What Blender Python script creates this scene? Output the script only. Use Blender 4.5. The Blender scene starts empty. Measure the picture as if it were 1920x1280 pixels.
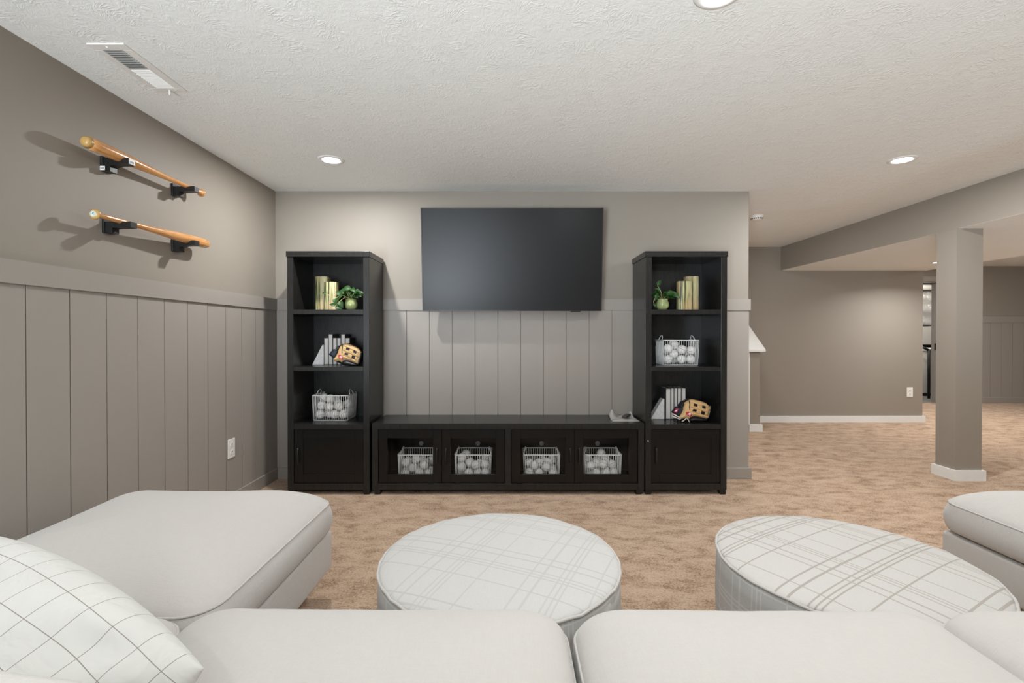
import bpy, math, random
import numpy as np
from mathutils import Vector, Matrix, Euler
random.seed(7); rng = np.random.default_rng(7)
PI = math.pi
C = bpy.context.scene.collection
S = bpy.context.scene

# ------------------------------------------------------------------ camera, world, light, exposure
CAM_H = 1.23; FPX = 905.0
cd = bpy.data.cameras.new('camera'); cam = bpy.data.objects.new('camera', cd); C.objects.link(cam)
cd.sensor_fit = 'HORIZONTAL'; cd.sensor_width = 36.0; cd.lens = FPX / 1920 * 36.0
cd.shift_y = -8.1 / 1920; cd.clip_start = 0.02
cam.location = (0, 0, CAM_H); cam.rotation_euler = (PI / 2 - 0.0065, 0, 0)
S.camera = cam
w = bpy.data.worlds.new('world'); S.world = w; w.use_nodes = True
w.node_tree.nodes['Background'].inputs[0].default_value = (0.75, 0.85, 1.0, 1)
w.node_tree.nodes['Background'].inputs[1].default_value = 0.4
S.view_settings.view_transform = 'Standard'; S.view_settings.look = 'None'
S.view_settings.gamma = 1.0; S.view_settings.use_curve_mapping = False
S.view_settings.exposure = 0.0
CAN_W = 27.0          # one ceiling can
DAY_W = 100.0         # daylight through the patio window behind the sofa
FILL_W = 138.0  # added fill lamps, no fixture of the room
CAN_COL = (0.97, 0.99, 0.99)
def area(name, loc, rot, sx, sy, watt, col, shape='RECTANGLE', spread=PI, parent=None):
    l = bpy.data.lights.new(name, 'AREA'); l.shape = shape; l.size = sx; l.size_y = sy
    l.energy = watt; l.color = col; l.spread = spread
    o = bpy.data.objects.new(name, l); C.objects.link(o); o.location = loc; o.rotation_euler = rot
    if parent: o.parent = parent
    return o
# daylight entering by the patio window in the rear wall (window_1)
area('daylight', (-1.2, -3.52, 1.25), (PI / 2, 0, 0), 1.5, 1.9, DAY_W, (0.85, 0.97, 1.10))
# added soft fill lamp, well behind the sofa, aimed up to brighten the ceiling
area('fill_light', (-1.5, -2.4, 0.6), Vector((0.52, 0.64, 0.57)).to_track_quat('-Z', 'Y').to_euler(), 0.8, 1.4, FILL_W, (0.885, 0.985, 1.05), spread=2.2)
area('fill_light', (6.6, 2.2, 0.8), (PI, 0, 0), 1.2, 1.2, FILL_W * 0.35, (0.885, 0.985, 1.05))  # second added fill, aimed straight up in the right-hand area

# ------------------------------------------------------------------ colours and materials
def lin(c):
    return tuple(((v / 255) / 12.92 if v <= 10 else ((v / 255 + 0.055) / 1.055) ** 2.4) for v in c)
class NT:
    def __init__(s, name):
        s.m = bpy.data.materials.new(name); s.m.use_nodes = True
        s.t = s.m.node_tree; s.b = s.t.nodes['Principled BSDF']; s.out = s.t.nodes['Material Output']
    def n(s, typ, **kw):
        nd = s.t.nodes.new(typ)
        for k, v in kw.items(): setattr(nd, k, v)
        return nd
    def l(s, a, b): s.t.links.new(a, b)
    def val(s, sock, v):
        if hasattr(v, 'is_output'): s.l(v, sock)
        else: sock.default_value = v
    def math(s, op, a, b=0.0, c=0.0):
        nd = s.n('ShaderNodeMath', operation=op)
        s.val(nd.inputs[0], a); s.val(nd.inputs[1], b); s.val(nd.inputs[2], c)
        return nd.outputs[0]
    def coord(s, kind='Object', scale=(1, 1, 1), rot=(0, 0, 0)):
        tc = s.n('ShaderNodeTexCoord'); mp = s.n('ShaderNodeMapping')
        mp.inputs['Scale'].default_value = scale; mp.inputs['Rotation'].default_value = rot
        s.l(tc.outputs[kind], mp.inputs[0]); return mp.outputs[0]
    def noise(s, vec, scale, detail=2, rough=0.5, dist=0.0):
        nd = s.n('ShaderNodeTexNoise'); s.l(vec, nd.inputs['Vector'])
        nd.inputs['Scale'].default_value = scale; nd.inputs['Detail'].default_value = detail
        nd.inputs['Roughness'].default_value = rough; nd.inputs['Distortion'].default_value = dist
        return nd.outputs[0]
    def ramp(s, fac, stops, interp='LINEAR'):
        nd = s.n('ShaderNodeValToRGB'); cr = nd.color_ramp; cr.interpolation = interp
        while len(cr.elements) < len(stops): cr.elements.new(0.5)
        for e, (p, c) in zip(cr.elements, stops):
            e.position = p; e.color = (*c, 1) if len(c) == 3 else c
        s.l(fac, nd.inputs[0]); return nd.outputs[0]
    def mix(s, fac, a, b):
        nd = s.n('ShaderNodeMix', data_type='RGBA')
        s.val(nd.inputs[0], fac)
        for sk, v in ((nd.inputs[6], a), (nd.inputs[7], b)):
            if hasattr(v, 'is_output'): s.l(v, sk)
            else: sk.default_value = (*v, 1)
        return nd.outputs[2]
    def bump(s, h, strength, dist=0.01):
        nd = s.n('ShaderNodeBump'); nd.inputs['Strength'].default_value = strength
        nd.inputs['Distance'].default_value = dist
        s.l(h, nd.inputs['Height']); s.l(nd.outputs[0], s.b.inputs['Normal']); return nd
    def col(s, v): s.val(s.b.inputs['Base Color'], v if hasattr(v, 'is_output') else (*v, 1))
    def set(s, rough=0.5, spec=0.5, metal=0.0):
        s.b.inputs['Roughness'].default_value = rough
        s.b.inputs['Specular IOR Level'].default_value = spec
        s.b.inputs['Metallic'].default_value = metal; return s

def plain(name, rgb, rough=0.5, spec=0.5, metal=0.0, var=0.04, scale=30.0, bump=0.0):
    t = NT(name); t.set(rough, spec, metal); v = t.coord()
    c = lin(rgb); nz = t.noise(v, scale, 3)
    t.col(t.mix(nz, tuple(x * (1 - var) for x in c), tuple(min(1, x * (1 + var)) for x in c)))
    if bump: t.bump(t.noise(v, scale * 4, 2), bump, 0.004)
    return t.m

WALL_RGB = (148, 139.5, 129)
def wall_mat():
    t = NT('wall_paint'); t.set(0.55, 0.35); v = t.coord()
    c = lin(WALL_RGB); t.col(t.mix(t.noise(v, 1.7, 2), tuple(x * 0.98 for x in c), tuple(x * 1.02 for x in c)))
    t.bump(t.noise(v, 260, 2), 0.06, 0.002); return t.m
def ceiling_mat():
    t = NT('ceiling_stomp_texture'); t.set(0.8, 0.2); v = t.coord()
    t.col(lin((240, 240, 237)))
    wn = t.n('ShaderNodeTexNoise'); t.l(v, wn.inputs['Vector']); wn.inputs['Scale'].default_value = 9
    mm = t.n('ShaderNodeMixRGB'); mm.inputs[0].default_value = 0.10
    t.l(v, mm.inputs[1]); t.l(wn.outputs[1], mm.inputs[2])
    vo = t.n('ShaderNodeTexVoronoi', voronoi_dimensions='2D'); t.l(mm.outputs[0], vo.inputs['Vector']); vo.inputs['Scale'].default_value = 5.5
    sub = t.n('ShaderNodeVectorMath', operation='SUBTRACT'); t.l(mm.outputs[0], sub.inputs[0]); t.l(vo.outputs['Position'], sub.inputs[1])
    sp = t.n('ShaderNodeSeparateXYZ'); t.l(sub.outputs[0], sp.inputs[0])
    ang = t.math('ARCTAN2', sp.outputs[1], sp.outputs[0])
    hs = t.n('ShaderNodeSeparateColor'); t.l(vo.outputs['Color'], hs.inputs[0])
    cb = t.n('ShaderNodeCombineXYZ'); t.l(t.math('MULTIPLY', ang, 4.5), cb.inputs[0])
    t.l(t.math('MULTIPLY', vo.outputs['Distance'], 3.0), cb.inputs[1]); t.l(t.math('MULTIPLY', hs.outputs[0], 40.0), cb.inputs[2])
    st = t.noise(cb.outputs[0], 1.3, 2, 0.6)
    st = t.math('ABSOLUTE', t.math('SUBTRACT', st, 0.5))
    st = t.math('MAXIMUM', t.math('SUBTRACT', 1.0, t.math('MULTIPLY', st, 10.0)), 0.0)
    st = t.math('MULTIPLY', st, t.ramp(t.noise(v, 9, 3, 0.6), [(0.42, (0, 0, 0)), (0.60, (1, 1, 1))]))
    st = t.math('MULTIPLY', st, t.ramp(vo.outputs['Distance'], [(0.08, (0, 0, 0)), (0.25, (1, 1, 1))]))
    nz = t.math('ABSOLUTE', t.math('SUBTRACT', t.noise(v, 20, 3, 0.6, 1.5), 0.5))
    nz = t.math('MAXIMUM', t.math('SUBTRACT', 1.0, t.math('MULTIPLY', nz, 8.0)), 0.0)
    h = t.math('ADD', st, t.math('MULTIPLY', nz, 0.30))
    t.bump(h, 0.27, 0.006); return t.m
def carpet_mat():
    t = NT('carpet_pile'); t.set(0.95, 0.1); v = t.coord()
    big = t.noise(t.coord(scale=(1.0, 1.8, 1), rot=(0, 0, 0.35)), 5.5, 6, 0.75, 0.3)
    f = t.noise(v, 95, 4, 0.85)
    val = t.math('ADD', f, t.math('MULTIPLY', t.math('SUBTRACT', big, 0.5), 0.8))
    t.col(t.ramp(val, [(0.28, lin((112, 82, 58))), (0.40, lin((158, 127, 101))), (0.50, lin((191, 162, 136))), (0.64, lin((208, 179, 155)))]))
    t.b.inputs['Sheen Weight'].default_value = 0.15
    t.bump(t.math('ADD', t.noise(v, 160, 3, 0.7), t.math('MULTIPLY', t.noise(v, 24, 3, 0.6), 0.6)), 0.7, 0.012); return t.m
def linen(name, rgb, var=0.06):
    t = NT(name); t.set(0.9, 0.15); v = t.coord(); c = lin(rgb)
    hx = t.noise(t.coord(scale=(1, 0.12, 1)), 260, 2, 0.6); hy = t.noise(t.coord(scale=(0.12, 1, 0.12)), 300, 2, 0.6)
    k = t.math('ADD', t.math('MULTIPLY', hx, 0.5), t.math('MULTIPLY', hy, 0.5))
    t.col(t.mix(t.ramp(k, [(0.35, (0, 0, 0)), (0.65, (1, 1, 1))]), tuple(x * (1 - var) for x in c), tuple(min(1, x * (1 + var)) for x in c)))
    t.b.inputs['Sheen Weight'].default_value = 0.2
    t.bump(t.math('ADD', t.math('MULTIPLY', k, 0.6), t.math('MULTIPLY', t.noise(v, 9, 3), 1.6)), 0.28, 0.006); return t.m
STR = [(0.0, 0.006), (0.149, 0.008), (0.188, 0.009), (0.248, 0.006), (0.267, 0.005), (0.283, 0.005)]
def stripes(t, coord, period=0.370):
    f = t.math('FRACT', t.math('ADD', t.math('DIVIDE', coord, period), 40.0))
    stops = []
    for o, wd in STR:
        a = (o + 0.006) / period
        stops += [(a, (1, 1, 1)), (a + wd / period, (0, 0, 0))]
    if stops[0][0] > 0: stops = [(0.0, (0, 0, 0))] + stops
    return t.ramp(f, stops, 'CONSTANT')
def plaid(name, base, line, ang, side=False, r=0.435):
    t = NT(name); t.set(0.9, 0.15); tc = t.n('ShaderNodeTexCoord')
    sp = t.n('ShaderNodeSeparateXYZ'); t.l(tc.outputs['Object'], sp.inputs[0])
    x, y, z = sp.outputs
    if side:
        a = t.math('MULTIPLY', t.math('ARCTAN2', y, x), r); b = t.math('ADD', z, t.math('MULTIPLY', a, 0.0))
    else:
        a = t.math('ADD', t.math('MULTIPLY', x, math.cos(ang)), t.math('MULTIPLY', y, math.sin(ang)))
        b = t.math('SUBTRACT', t.math('MULTIPLY', y, math.cos(ang)), t.math('MULTIPLY', x, math.sin(ang)))
    if not side: a = t.math('SUBTRACT', a, 0.008); b = t.math('SUBTRACT', 0.166, b)
    m = t.math('MAXIMUM', t.math('MULTIPLY', stripes(t, a), 0.8), stripes(t, b))
    v = t.coord(); k = t.noise(t.coord(scale=(1, 0.3, 1)), 350, 2)
    bc = lin(base); c = t.mix(k, tuple(q * 0.94 for q in bc), tuple(min(1, q * 1.06) for q in bc))
    t.col(t.mix(m, c, lin(line)))
    t.bump(t.math('ADD', k, t.math('MULTIPLY', m, 1.0)), 0.25, 0.003); return t.m
def pillow_mat():
    t = NT('windowpane_check_cotton'); t.set(0.85, 0.15)
    uv = t.n('ShaderNodeTexCoord'); sp = t.n('ShaderNodeSeparateXYZ'); t.l(uv.outputs['UV'], sp.inputs[0])
    P = 0.112
    def ln(o): return t.math('LESS_THAN', t.math('FRACT', t.math('ADD', t.math('DIVIDE', o, P), 0.4)), 0.022)
    m = t.math('MAXIMUM', ln(sp.outputs[0]), ln(sp.outputs[1])); v = t.coord()
    t.col(t.mix(m, lin((208, 206, 202)), lin((142, 134, 128))))
    t.bump(t.noise(v, 11, 3, 0.55, 0.8), 0.5, 0.02)
    t.b.inputs['Sheen Weight'].default_value = 0.2; return t.m
def black_wood(name, a, b):
    t = NT(name); t.set(0.27, 0.34); v = t.coord(scale=(18, 18, 1.2))
    g = t.noise(v, 9, 4, 0.6, 0.4)
    t.col(t.ramp(g, [(0.3, lin(a)), (0.7, lin(b))]))
    t.bump(g, 0.08, 0.002); return t.m
def bat_wood():
    t = NT('lacquered_ash_wood'); t.set(0.22, 0.5); v = t.coord(scale=(14, 1.0, 14))
    g = t.noise(v, 6, 5, 0.6, 0.7)
    t.col(t.ramp(g, [(0.3, lin((176, 118, 66))), (0.5, lin((205, 146, 88))), (0.72, lin((222, 170, 112)))]))
    t.b.inputs['Coat Weight'].default_value = 0.4; t.b.inputs['Coat Roughness'].default_value = 0.1; return t.m
def onyx():
    t = NT('banded_onyx'); t.set(0.3, 0.5); v = t.coord(scale=(1, 0.6, 0.035))
    g = t.noise(v, 75, 3, 0.55, 0.0)
    cl = t.noise(t.coord(scale=(1, 1, 0.5)), 14, 3)
    a = t.ramp(g, [(0.37, lin((56, 60, 34))), (0.43, lin((108, 114, 72))), (0.50, lin((172, 170, 122))), (0.57, lin((212, 202, 160))), (0.63, lin((118, 108, 70)))])
    t.col(t.mix(t.ramp(cl, [(0.42, (0, 0, 0)), (0.68, (0.7, 0.7, 0.7))]), a, lin((208, 172, 128)))); return t.m
def marble():
    t = NT('white_marble'); t.set(0.3, 0.5); v = t.coord()
    g = t.noise(v, 18, 5, 0.6, 1.5)
    t.col(t.ramp(g, [(0.42, lin((236, 234, 230))), (0.5, lin((222, 220, 216))), (0.56, lin((238, 236, 232)))])); return t.m
def glass_mat(name='door_glass', tint=(1.0, 1.0, 1.0)):
    m = bpy.data.materials.new(name); m.use_nodes = True; t = m.node_tree; t.nodes.clear()
    o = t.nodes.new('ShaderNodeOutputMaterial'); mx = t.nodes.new('ShaderNodeMixShader')
    fr = t.nodes.new('ShaderNodeFresnel'); fr.inputs[0].default_value = 1.25
    tr = t.nodes.new('ShaderNodeBsdfTransparent'); tr.inputs[0].default_value = (*tint, 1)
    gl = t.nodes.new('ShaderNodeBsdfGlossy'); gl.inputs['Roughness'].default_value = 0.03
    t.links.new(fr.outputs[0], mx.inputs[0]); t.links.new(tr.outputs[0], mx.inputs[1]); t.links.new(gl.outputs[0], mx.inputs[2])
    t.links.new(mx.outputs[0], o.inputs[0]); return m
def film_mat():
    m = bpy.data.materials.new('clear_plastic_film'); m.use_nodes = True; t = m.node_tree
    b = t.nodes['Principled BSDF']; b.inputs['Base Color'].default_value = (*lin((226, 220, 214)), 1); b.inputs['Roughness'].default_value = 0.18
    nz = t.nodes.new('ShaderNodeTexNoise'); nz.inputs['Scale'].default_value = 60; nz.inputs['Detail'].default_value = 3
    bp = t.nodes.new('ShaderNodeBump'); bp.inputs['Strength'].default_value = 0.5; bp.inputs['Distance'].default_value = 0.01
    t.links.new(nz.outputs[0], bp.inputs['Height']); t.links.new(bp.outputs[0], b.inputs['Normal'])
    tr = t.nodes.new('ShaderNodeBsdfTransparent'); mx = t.nodes.new('ShaderNodeMixShader'); mx.inputs[0].default_value = 0.62
    t.links.new(tr.outputs[0], mx.inputs[1]); t.links.new(b.outputs[0], mx.inputs[2])
    t.links.new(mx.outputs[0], t.nodes['Material Output'].inputs[0]); return m
def emit(name, rgb, k):
    t = NT(name); t.b.inputs['Emission Color'].default_value = (*rgb, 1); t.b.inputs['Emission Strength'].default_value = k
    t.col((0.8, 0.8, 0.8)); return t.m
def foil():
    t = NT('crinkled_foil'); t.set(0.3, 0.5, 0.45); v = t.coord()
    t.col(lin((222, 219, 214))); t.bump(t.noise(v, 16, 4, 0.6, 1.0), 0.8, 0.03); return t.m
M = dict(
    wall=wall_mat(), ceil=ceiling_mat(), carpet=carpet_mat(), sofa=linen('cream_linen', (195, 190.5, 186), 0.022), pipe=linen('linen_welt', (190, 186, 182)),
    pillow=pillow_mat(), black=black_wood('black_woodgrain', (28, 27, 26), (41, 40, 38)), door=black_wood('recess_shaded_woodgrain', (15, 14, 13), (23, 22, 21)), bat=bat_wood(), onyx=onyx(), marble=marble(), glass=glass_mat(), film=film_mat(), foil=foil(),  # door is the black wood darkened for the shade of its recess
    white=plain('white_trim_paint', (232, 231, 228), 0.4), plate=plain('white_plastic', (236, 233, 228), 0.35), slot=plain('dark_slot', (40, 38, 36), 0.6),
    gwall=plain('sheen_lightened_trim', (156, 148.5, 141), 0.42, 0.45, var=0.01), wire=plain('white_wire_enamel', (248, 247, 244), 0.35, var=0.0),  # gwall is the wall colour lightened to carry a semi-gloss sheen
    ball=plain('baseball_leather', (246, 244, 240), 0.55, 0.4, var=0.02, bump=0.1), seam=plain('baseball_stitching', (150, 118, 112), 0.8),
    metal=plain('dark_bronze_handle', (58, 56, 53), 0.35, 0.5, 0.7), bracket=plain('black_bracket', (14, 14, 14), 0.45),
    grommet=plain('grey_grommet', (150, 149, 145), 0.5), screen=plain('tv_screen', (33, 33, 34), 0.30, 0.20, var=0.0), bezel=plain('tv_bezel', (38, 32, 28), 0.35, 0.5, 0.3),
    cover=plain('charcoal_book_cloth', (70, 68, 66), 0.8), page=plain('book_pages', (222, 217, 212), 0.85),
    tan=plain('tan_glove_leather', (218, 180, 128), 0.5, 0.4, var=0.12, scale=22, bump=0.15), dark=plain('black_glove_leather', (22, 23, 27), 0.45), navy=plain('navy_glove_leather', (32, 38, 52), 0.5),
    red=plain('red_emblem', (205, 40, 60), 0.5), lace=plain('rawhide_lace', (226, 210, 178), 0.6), wlace=plain('pale_lace', (222, 214, 202), 0.6), pink=plain('crimson_label', (190, 40, 84), 0.5),
    pot=plain('celadon_glaze', (150, 160, 108), 0.22, 0.6, var=0.1, scale=14), leaf=plain('pothos_leaf', (34, 70, 22), 0.5, 0.35, var=0.55, scale=40), stem=plain('green_stem', (70, 96, 40), 0.6), vine=plain('pothos_stem', (196, 178, 120), 0.6), soil=plain('potting_soil', (45, 34, 26), 0.95),
    throat=plain('vent_throat', (112, 111, 108), 0.7),
    foot=plain('dark_sofa_foot', (38, 32, 28), 0.5), lens=emit('lamp_lens', (1.0, 0.95, 0.88), 22.0), duct=plain('grey_insulation', (186, 181, 174), 0.8, bump=0.3), pipe_black=plain('black_iron', (24, 22, 21), 0.5),
    concrete=plain('concrete', (120, 116, 110), 0.9, bump=0.2), pale=plain('pale_enamel', (196, 192, 184), 0.4), teal=plain('teal_print', (40, 140, 140), 0.5), ink=plain('dark_print', (60, 56, 56), 0.6), sticker=plain('white_sticker', (238, 238, 234), 0.5),
    remote=plain('black_remote_plastic', (46, 42, 40), 0.4), button=plain('grey_button', (90, 86, 84), 0.5), bend=plain('golden_bat_end', (186, 150, 88), 0.35), day=emit('daylit_window', (0.9, 0.96, 1.0), 1.6),
    ottoman_l=plaid('plaid_left_top', (194, 192, 189), (183, 180, 177), math.radians(-24)), ottoman_r=plaid('plaid_right_top', (194, 191, 187), (167, 160, 153), math.radians(30.6)),
    ottoman_side=plaid('plaid_side', (184, 182, 179), (200, 198, 195), 0, True))

# ------------------------------------------------------------------ mesh building
ORI = {}
class MB:
    def __init__(s): s.v = []; s.f = []; s.uv = None
    def add(s, vs, fs):
        k = len(s.v); s.v += [Vector(p) for p in vs]; s.f += [tuple(i + k for i in f) for f in fs]; return s
    def box(s, x0, x1, y0, y1, z0, z1):
        x0, x1 = sorted((x0, x1)); y0, y1 = sorted((y0, y1)); z0, z1 = sorted((z0, z1))
        return s.add([(x0, y0, z0), (x1, y0, z0), (x1, y1, z0), (x0, y1, z0), (x0, y0, z1), (x1, y0, z1), (x1, y1, z1), (x0, y1, z1)],
                     [(0, 3, 2, 1), (4, 5, 6, 7), (0, 1, 5, 4), (1, 2, 6, 5), (2, 3, 7, 6), (3, 0, 4, 7)])
    def prism(s, poly, axis, a, b):
        # poly: 2-D outline; axis 'y' -> (x,z) extruded in y, 'x' -> (y,z), 'z' -> (x,y)
        def P(p, t): return {'y': (p[0], t, p[1]), 'x': (t, p[0], p[1]), 'z': (p[0], p[1], t)}[axis]
        n = len(poly); vs = [P(p, a) for p in poly] + [P(p, b) for p in poly]
        fs = [tuple(range(n))[::-1], tuple(range(n, 2 * n))] + [(i, (i + 1) % n, n + (i + 1) % n, n + i) for i in range(n)]
        return s.add(vs, fs)
    def frame(s, x0, x1, z0, z1, t, y0, y1):
        s.box(x0, x0 + t, y0, y1, z0, z1); s.box(x1 - t, x1, y0, y1, z0, z1)
        s.box(x0 + t, x1 - t, y0, y1, z0, z0 + t); return s.box(x0 + t, x1 - t, y0, y1, z1 - t, z1)
    def tube(s, path, r, n=8, closed=False):
        path = [Vector(p) for p in path]; m = len(path); rs = r if isinstance(r, (list, tuple)) else [r] * m
        rings = []; up = None
        for i in range(m):
            a = path[(i - 1) % m] if (closed or i > 0) else path[i]; b = path[(i + 1) % m] if (closed or i < m - 1) else path[i]
            d = (b - a).normalized()
            if up is None:
                up = d.orthogonal().normalized()
            up = (up - d * up.dot(d)); up = up.normalized() if up.length > 1e-6 else d.orthogonal().normalized()
            sd = d.cross(up); rings.append([path[i] + (up * math.cos(2 * PI * k / n) + sd * math.sin(2 * PI * k / n)) * rs[i] for k in range(n)])
        vs = [p for rg in rings for p in rg]; fs = []
        for i in range(m if closed else m - 1):
            j = (i + 1) % m
            for k in range(n):
                k2 = (k + 1) % n; fs.append((i * n + k, i * n + k2, j * n + k2, j * n + k))
        if not closed: fs += [tuple(range(n))[::-1], tuple((m - 1) * n + k for k in range(n))]
        return s.add(vs, fs)
    def lathe(s, prof, n=32, c=(0, 0, 0), ax=None):
        # prof: list of (radius, height); ax: 3x3 matrix taking local z to any axis
        A = ax or Matrix.Identity(3); c = Vector(c); vs = []; fs = []
        for r, z in prof:
            for k in range(n): vs.append(c + A @ Vector((r * math.cos(2 * PI * k / n), r * math.sin(2 * PI * k / n), z)))
        for i in range(len(prof) - 1):
            for k in range(n):
                k2 = (k + 1) % n; fs.append((i * n + k, i * n + k2, (i + 1) * n + k2, (i + 1) * n + k))
        if prof[0][0] > 1e-6: fs.append(tuple(range(n))[::-1])
        if prof[-1][0] > 1e-6: fs.append(tuple((len(prof) - 1) * n + k for k in range(n)))
        return s.add(vs, fs)
    def xf(s, fn): s.v = [Vector(fn(p)) for p in s.v]; return s

def link(name, data, loc=(0, 0, 0), parent=None):
    o = bpy.data.objects.new(name, data); C.objects.link(o); o.location = loc
    if parent: o.parent = parent
    return o
def tag(o, label=None, cat=None, group=None, kind=None):
    for k, v in (('label', label), ('category', cat), ('group', group), ('kind', kind)):
        if v: o[k] = v
    return o
def E(name, loc, label, cat, group=None):
    o = link(name, None, loc); o.empty_display_size = 0.05; ORI[o] = Vector(loc); return tag(o, label, cat, group)
def O(name, mb, mat, parent=None, smooth=False, bevel=0.0, label=None, cat=None, group=None, kind=None, origin=None, seg=2):
    if parent is not None: org = ORI[parent]
    elif origin is not None: org = Vector(origin)
    else:
        xs = [p.x for p in mb.v]; ys = [p.y for p in mb.v]; zs = [p.z for p in mb.v]
        org = Vector(((min(xs) + max(xs)) / 2, (min(ys) + max(ys)) / 2, min(zs)))
    me = bpy.data.meshes.new(name); me.from_pydata([tuple(p - org) for p in mb.v], [], mb.f); me.validate(); me.update()
    me.materials.append(M[mat] if isinstance(mat, str) else mat)
    import bmesh
    bm = bmesh.new(); bm.from_mesh(me); bmesh.ops.recalc_face_normals(bm, faces=bm.faces); bm.to_mesh(me); bm.free()
    if smooth: me.polygons.foreach_set('use_smooth', [True] * len(me.polygons))
    if mb.uv:
        ul = me.uv_layers.new(name='UVMap')
        for lp in me.loops: ul.data[lp.index].uv = mb.uv[lp.vertex_index]
    o = link(name, me, (0, 0, 0) if parent is not None else org, parent)
    ORI[o] = org
    if bevel:
        b = o.modifiers.new('bevel', 'BEVEL'); b.width = bevel; b.segments = seg; b.limit_method = 'ANGLE'; b.angle_limit = math.radians(40)
    return tag(o, label, cat, group, kind)
def dup(root, loc, rot=None, label=None, group=None, scale=None):
    r = root.copy(); C.objects.link(r); r.location = loc; ORI[r] = Vector(loc)
    if rot is not None: r.rotation_euler = rot
    if scale is not None: r.scale = scale
    if label: r['label'] = label
    if group: r['group'] = group
    for ch in list(root.children):
        c = ch.copy(); C.objects.link(c); c.parent = r
        for g in list(ch.children):
            d = g.copy(); C.objects.link(d); d.parent = c
    return r
def text_mb(txt, size, bold=0.0, shear=0.0):
    cu = bpy.data.curves.new('letters', 'FONT'); cu.body = txt; cu.size = size; cu.align_x = 'CENTER'; cu.align_y = 'CENTER'; cu.shear = shear; cu.offset = bold; cu.extrude = size * 0.01
    o = bpy.data.objects.new('letters', cu); C.objects.link(o); dg = bpy.context.evaluated_depsgraph_get()
    me = bpy.data.meshes.new_from_object(o.evaluated_get(dg)); mb = MB(); mb.add([v.co.copy() for v in me.vertices], [tuple(p.vertices) for p in me.polygons])
    bpy.data.objects.remove(o); bpy.data.curves.remove(cu); bpy.data.meshes.remove(me); return mb

# ------------------------------------------------------------------ room shell
XL, XR, YB, YR, H = -2.008, 2.009, 4.104, -3.6, 2.44
YF, YE, XE, XC = 6.72, 8.63, 9.5, 5.72
RB, RT, BT = 1.432, 1.5266, 0.095      # chair rail bottom/top, baseboard top
st = dict(kind='structure')
O('floor', MB().box(XL - 0.12, XE + 0.12, YR - 0.12, YE, -0.1, 0), 'carpet', origin=(0, 0, 0), **st)
O('ceiling', MB().box(XL - 0.12, XE + 0.12, YR - 0.12, YE + 0.12, H, H + 0.1), 'ceil', origin=(0, 0, 0), **st)
wl = O('wall_left', MB().box(XL - 0.12, XL, YR, YB, 0, H), 'wall', origin=(0, 0, 0), **st)
PG = 0.005
y = 4.104
joints = [3.966 - 0.198 * k for k in range(24)]
edges = [YB] + joints
for a, b in zip(edges[:-1], edges[1:]):
    O('plank', MB().box(XL, XL + 0.008, b + PG / 2, a - PG / 2, BT, RB), 'gwall', wl)
O('chair_rail', MB().box(XL, XL + 0.020, joints[-1], YB, RB, RT), 'gwall', wl)
O('baseboard_left', MB().box(XL, XL + 0.020, YR, YB, 0, BT), 'gwall', bevel=0.003, **st)
wb = O('wall_back', MB().box(XL, XR, YB, YB + 0.12, 0, H), 'wall', origin=(0, 0, 0), **st)
nb = 21; bw = (XR - XL - 0.008) / nb; bw = 0.1935
x = XR
while x > XL + 0.03:
    x0 = max(x - bw, XL + 0.012)
    O('plank', MB().box(x0 + PG / 2, x - PG / 2 + (0.004 if x == XR else 0), YB - 0.008, YB, BT, RB), 'gwall', wb); x -= bw
O('chair_rail', MB().box(XL + 0.02, XR + 0.012, YB - 0.018, YB + 0.132, RB, RT), 'gwall', wb)
O('baseboard_back', MB().box(XL + 0.02, XR + 0.024, YB - 0.020, YB + 0.14, 0, BT), 'gwall', bevel=0.003, **st)
O('wall_stairwell', MB().box(XR - 0.12, XR, YB + 0.12, YF, 0, H), 'wall', **st)
wf = O('wall_far', MB().box(XR - 0.12, XC, YF, YF + 0.12, 0, H), 'wall', **st)
O('wall_return', MB().box(XC - 0.12, XC, YF + 0.12, YE, 0, H), 'wall', **st)
O('baseboard_far', MB().box(3.13, XC + 0.028, YF - 0.02, YF + 0.05, 0, 0.092), 'white', bevel=0.003, **st)
# rear, right and end walls
DX0, DX1, DZ = 6.80, 7.62, 2.17
we = O('wall_end', MB().box(XC - 0.12, DX0, YE, YE + 0.12, 0, H).box(DX1, XE, YE, YE + 0.12, 0, H).box(DX0, DX1, YE, YE + 0.12, DZ, H), 'wall', origin=(0, 0, 0), **st)
x = 7.76
while x < XE - 0.1:
    O('plank', MB().box(x + PG / 2, x + 0.197 - PG / 2, YE - 0.008, YE, BT, RB), 'gwall', we); x += 0.197
O('chair_rail', MB().box(7.73, XE, YE - 0.018, YE, RB, RT + 0.02), 'gwall', we, bevel=0.002)
O('baseboard_end', MB().box(7.73, XE, YE - 0.02, YE, 0, BT), 'gwall', bevel=0.003, **st)
O('wall_right', MB().box(XE, XE + 0.12, YR, YE + 0.12, 0, H), 'wall', **st)
wins = [(-1.95, -0.45)]
mr = MB(); xs = [XL - 0.12] + [q for wn in wins for q in wn] + [XE]
for i in range(0, len(xs), 2): mr.box(xs[i], xs[i + 1], YR - 0.12, YR, 0, H)
for a, b in wins: mr.box(a, b, YR - 0.12, YR, 0, 0.3).box(a, b, YR - 0.12, YR, 2.2, H)
O('wall_rear', mr, 'wall', origin=(0, 0, 0), **st)
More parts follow.
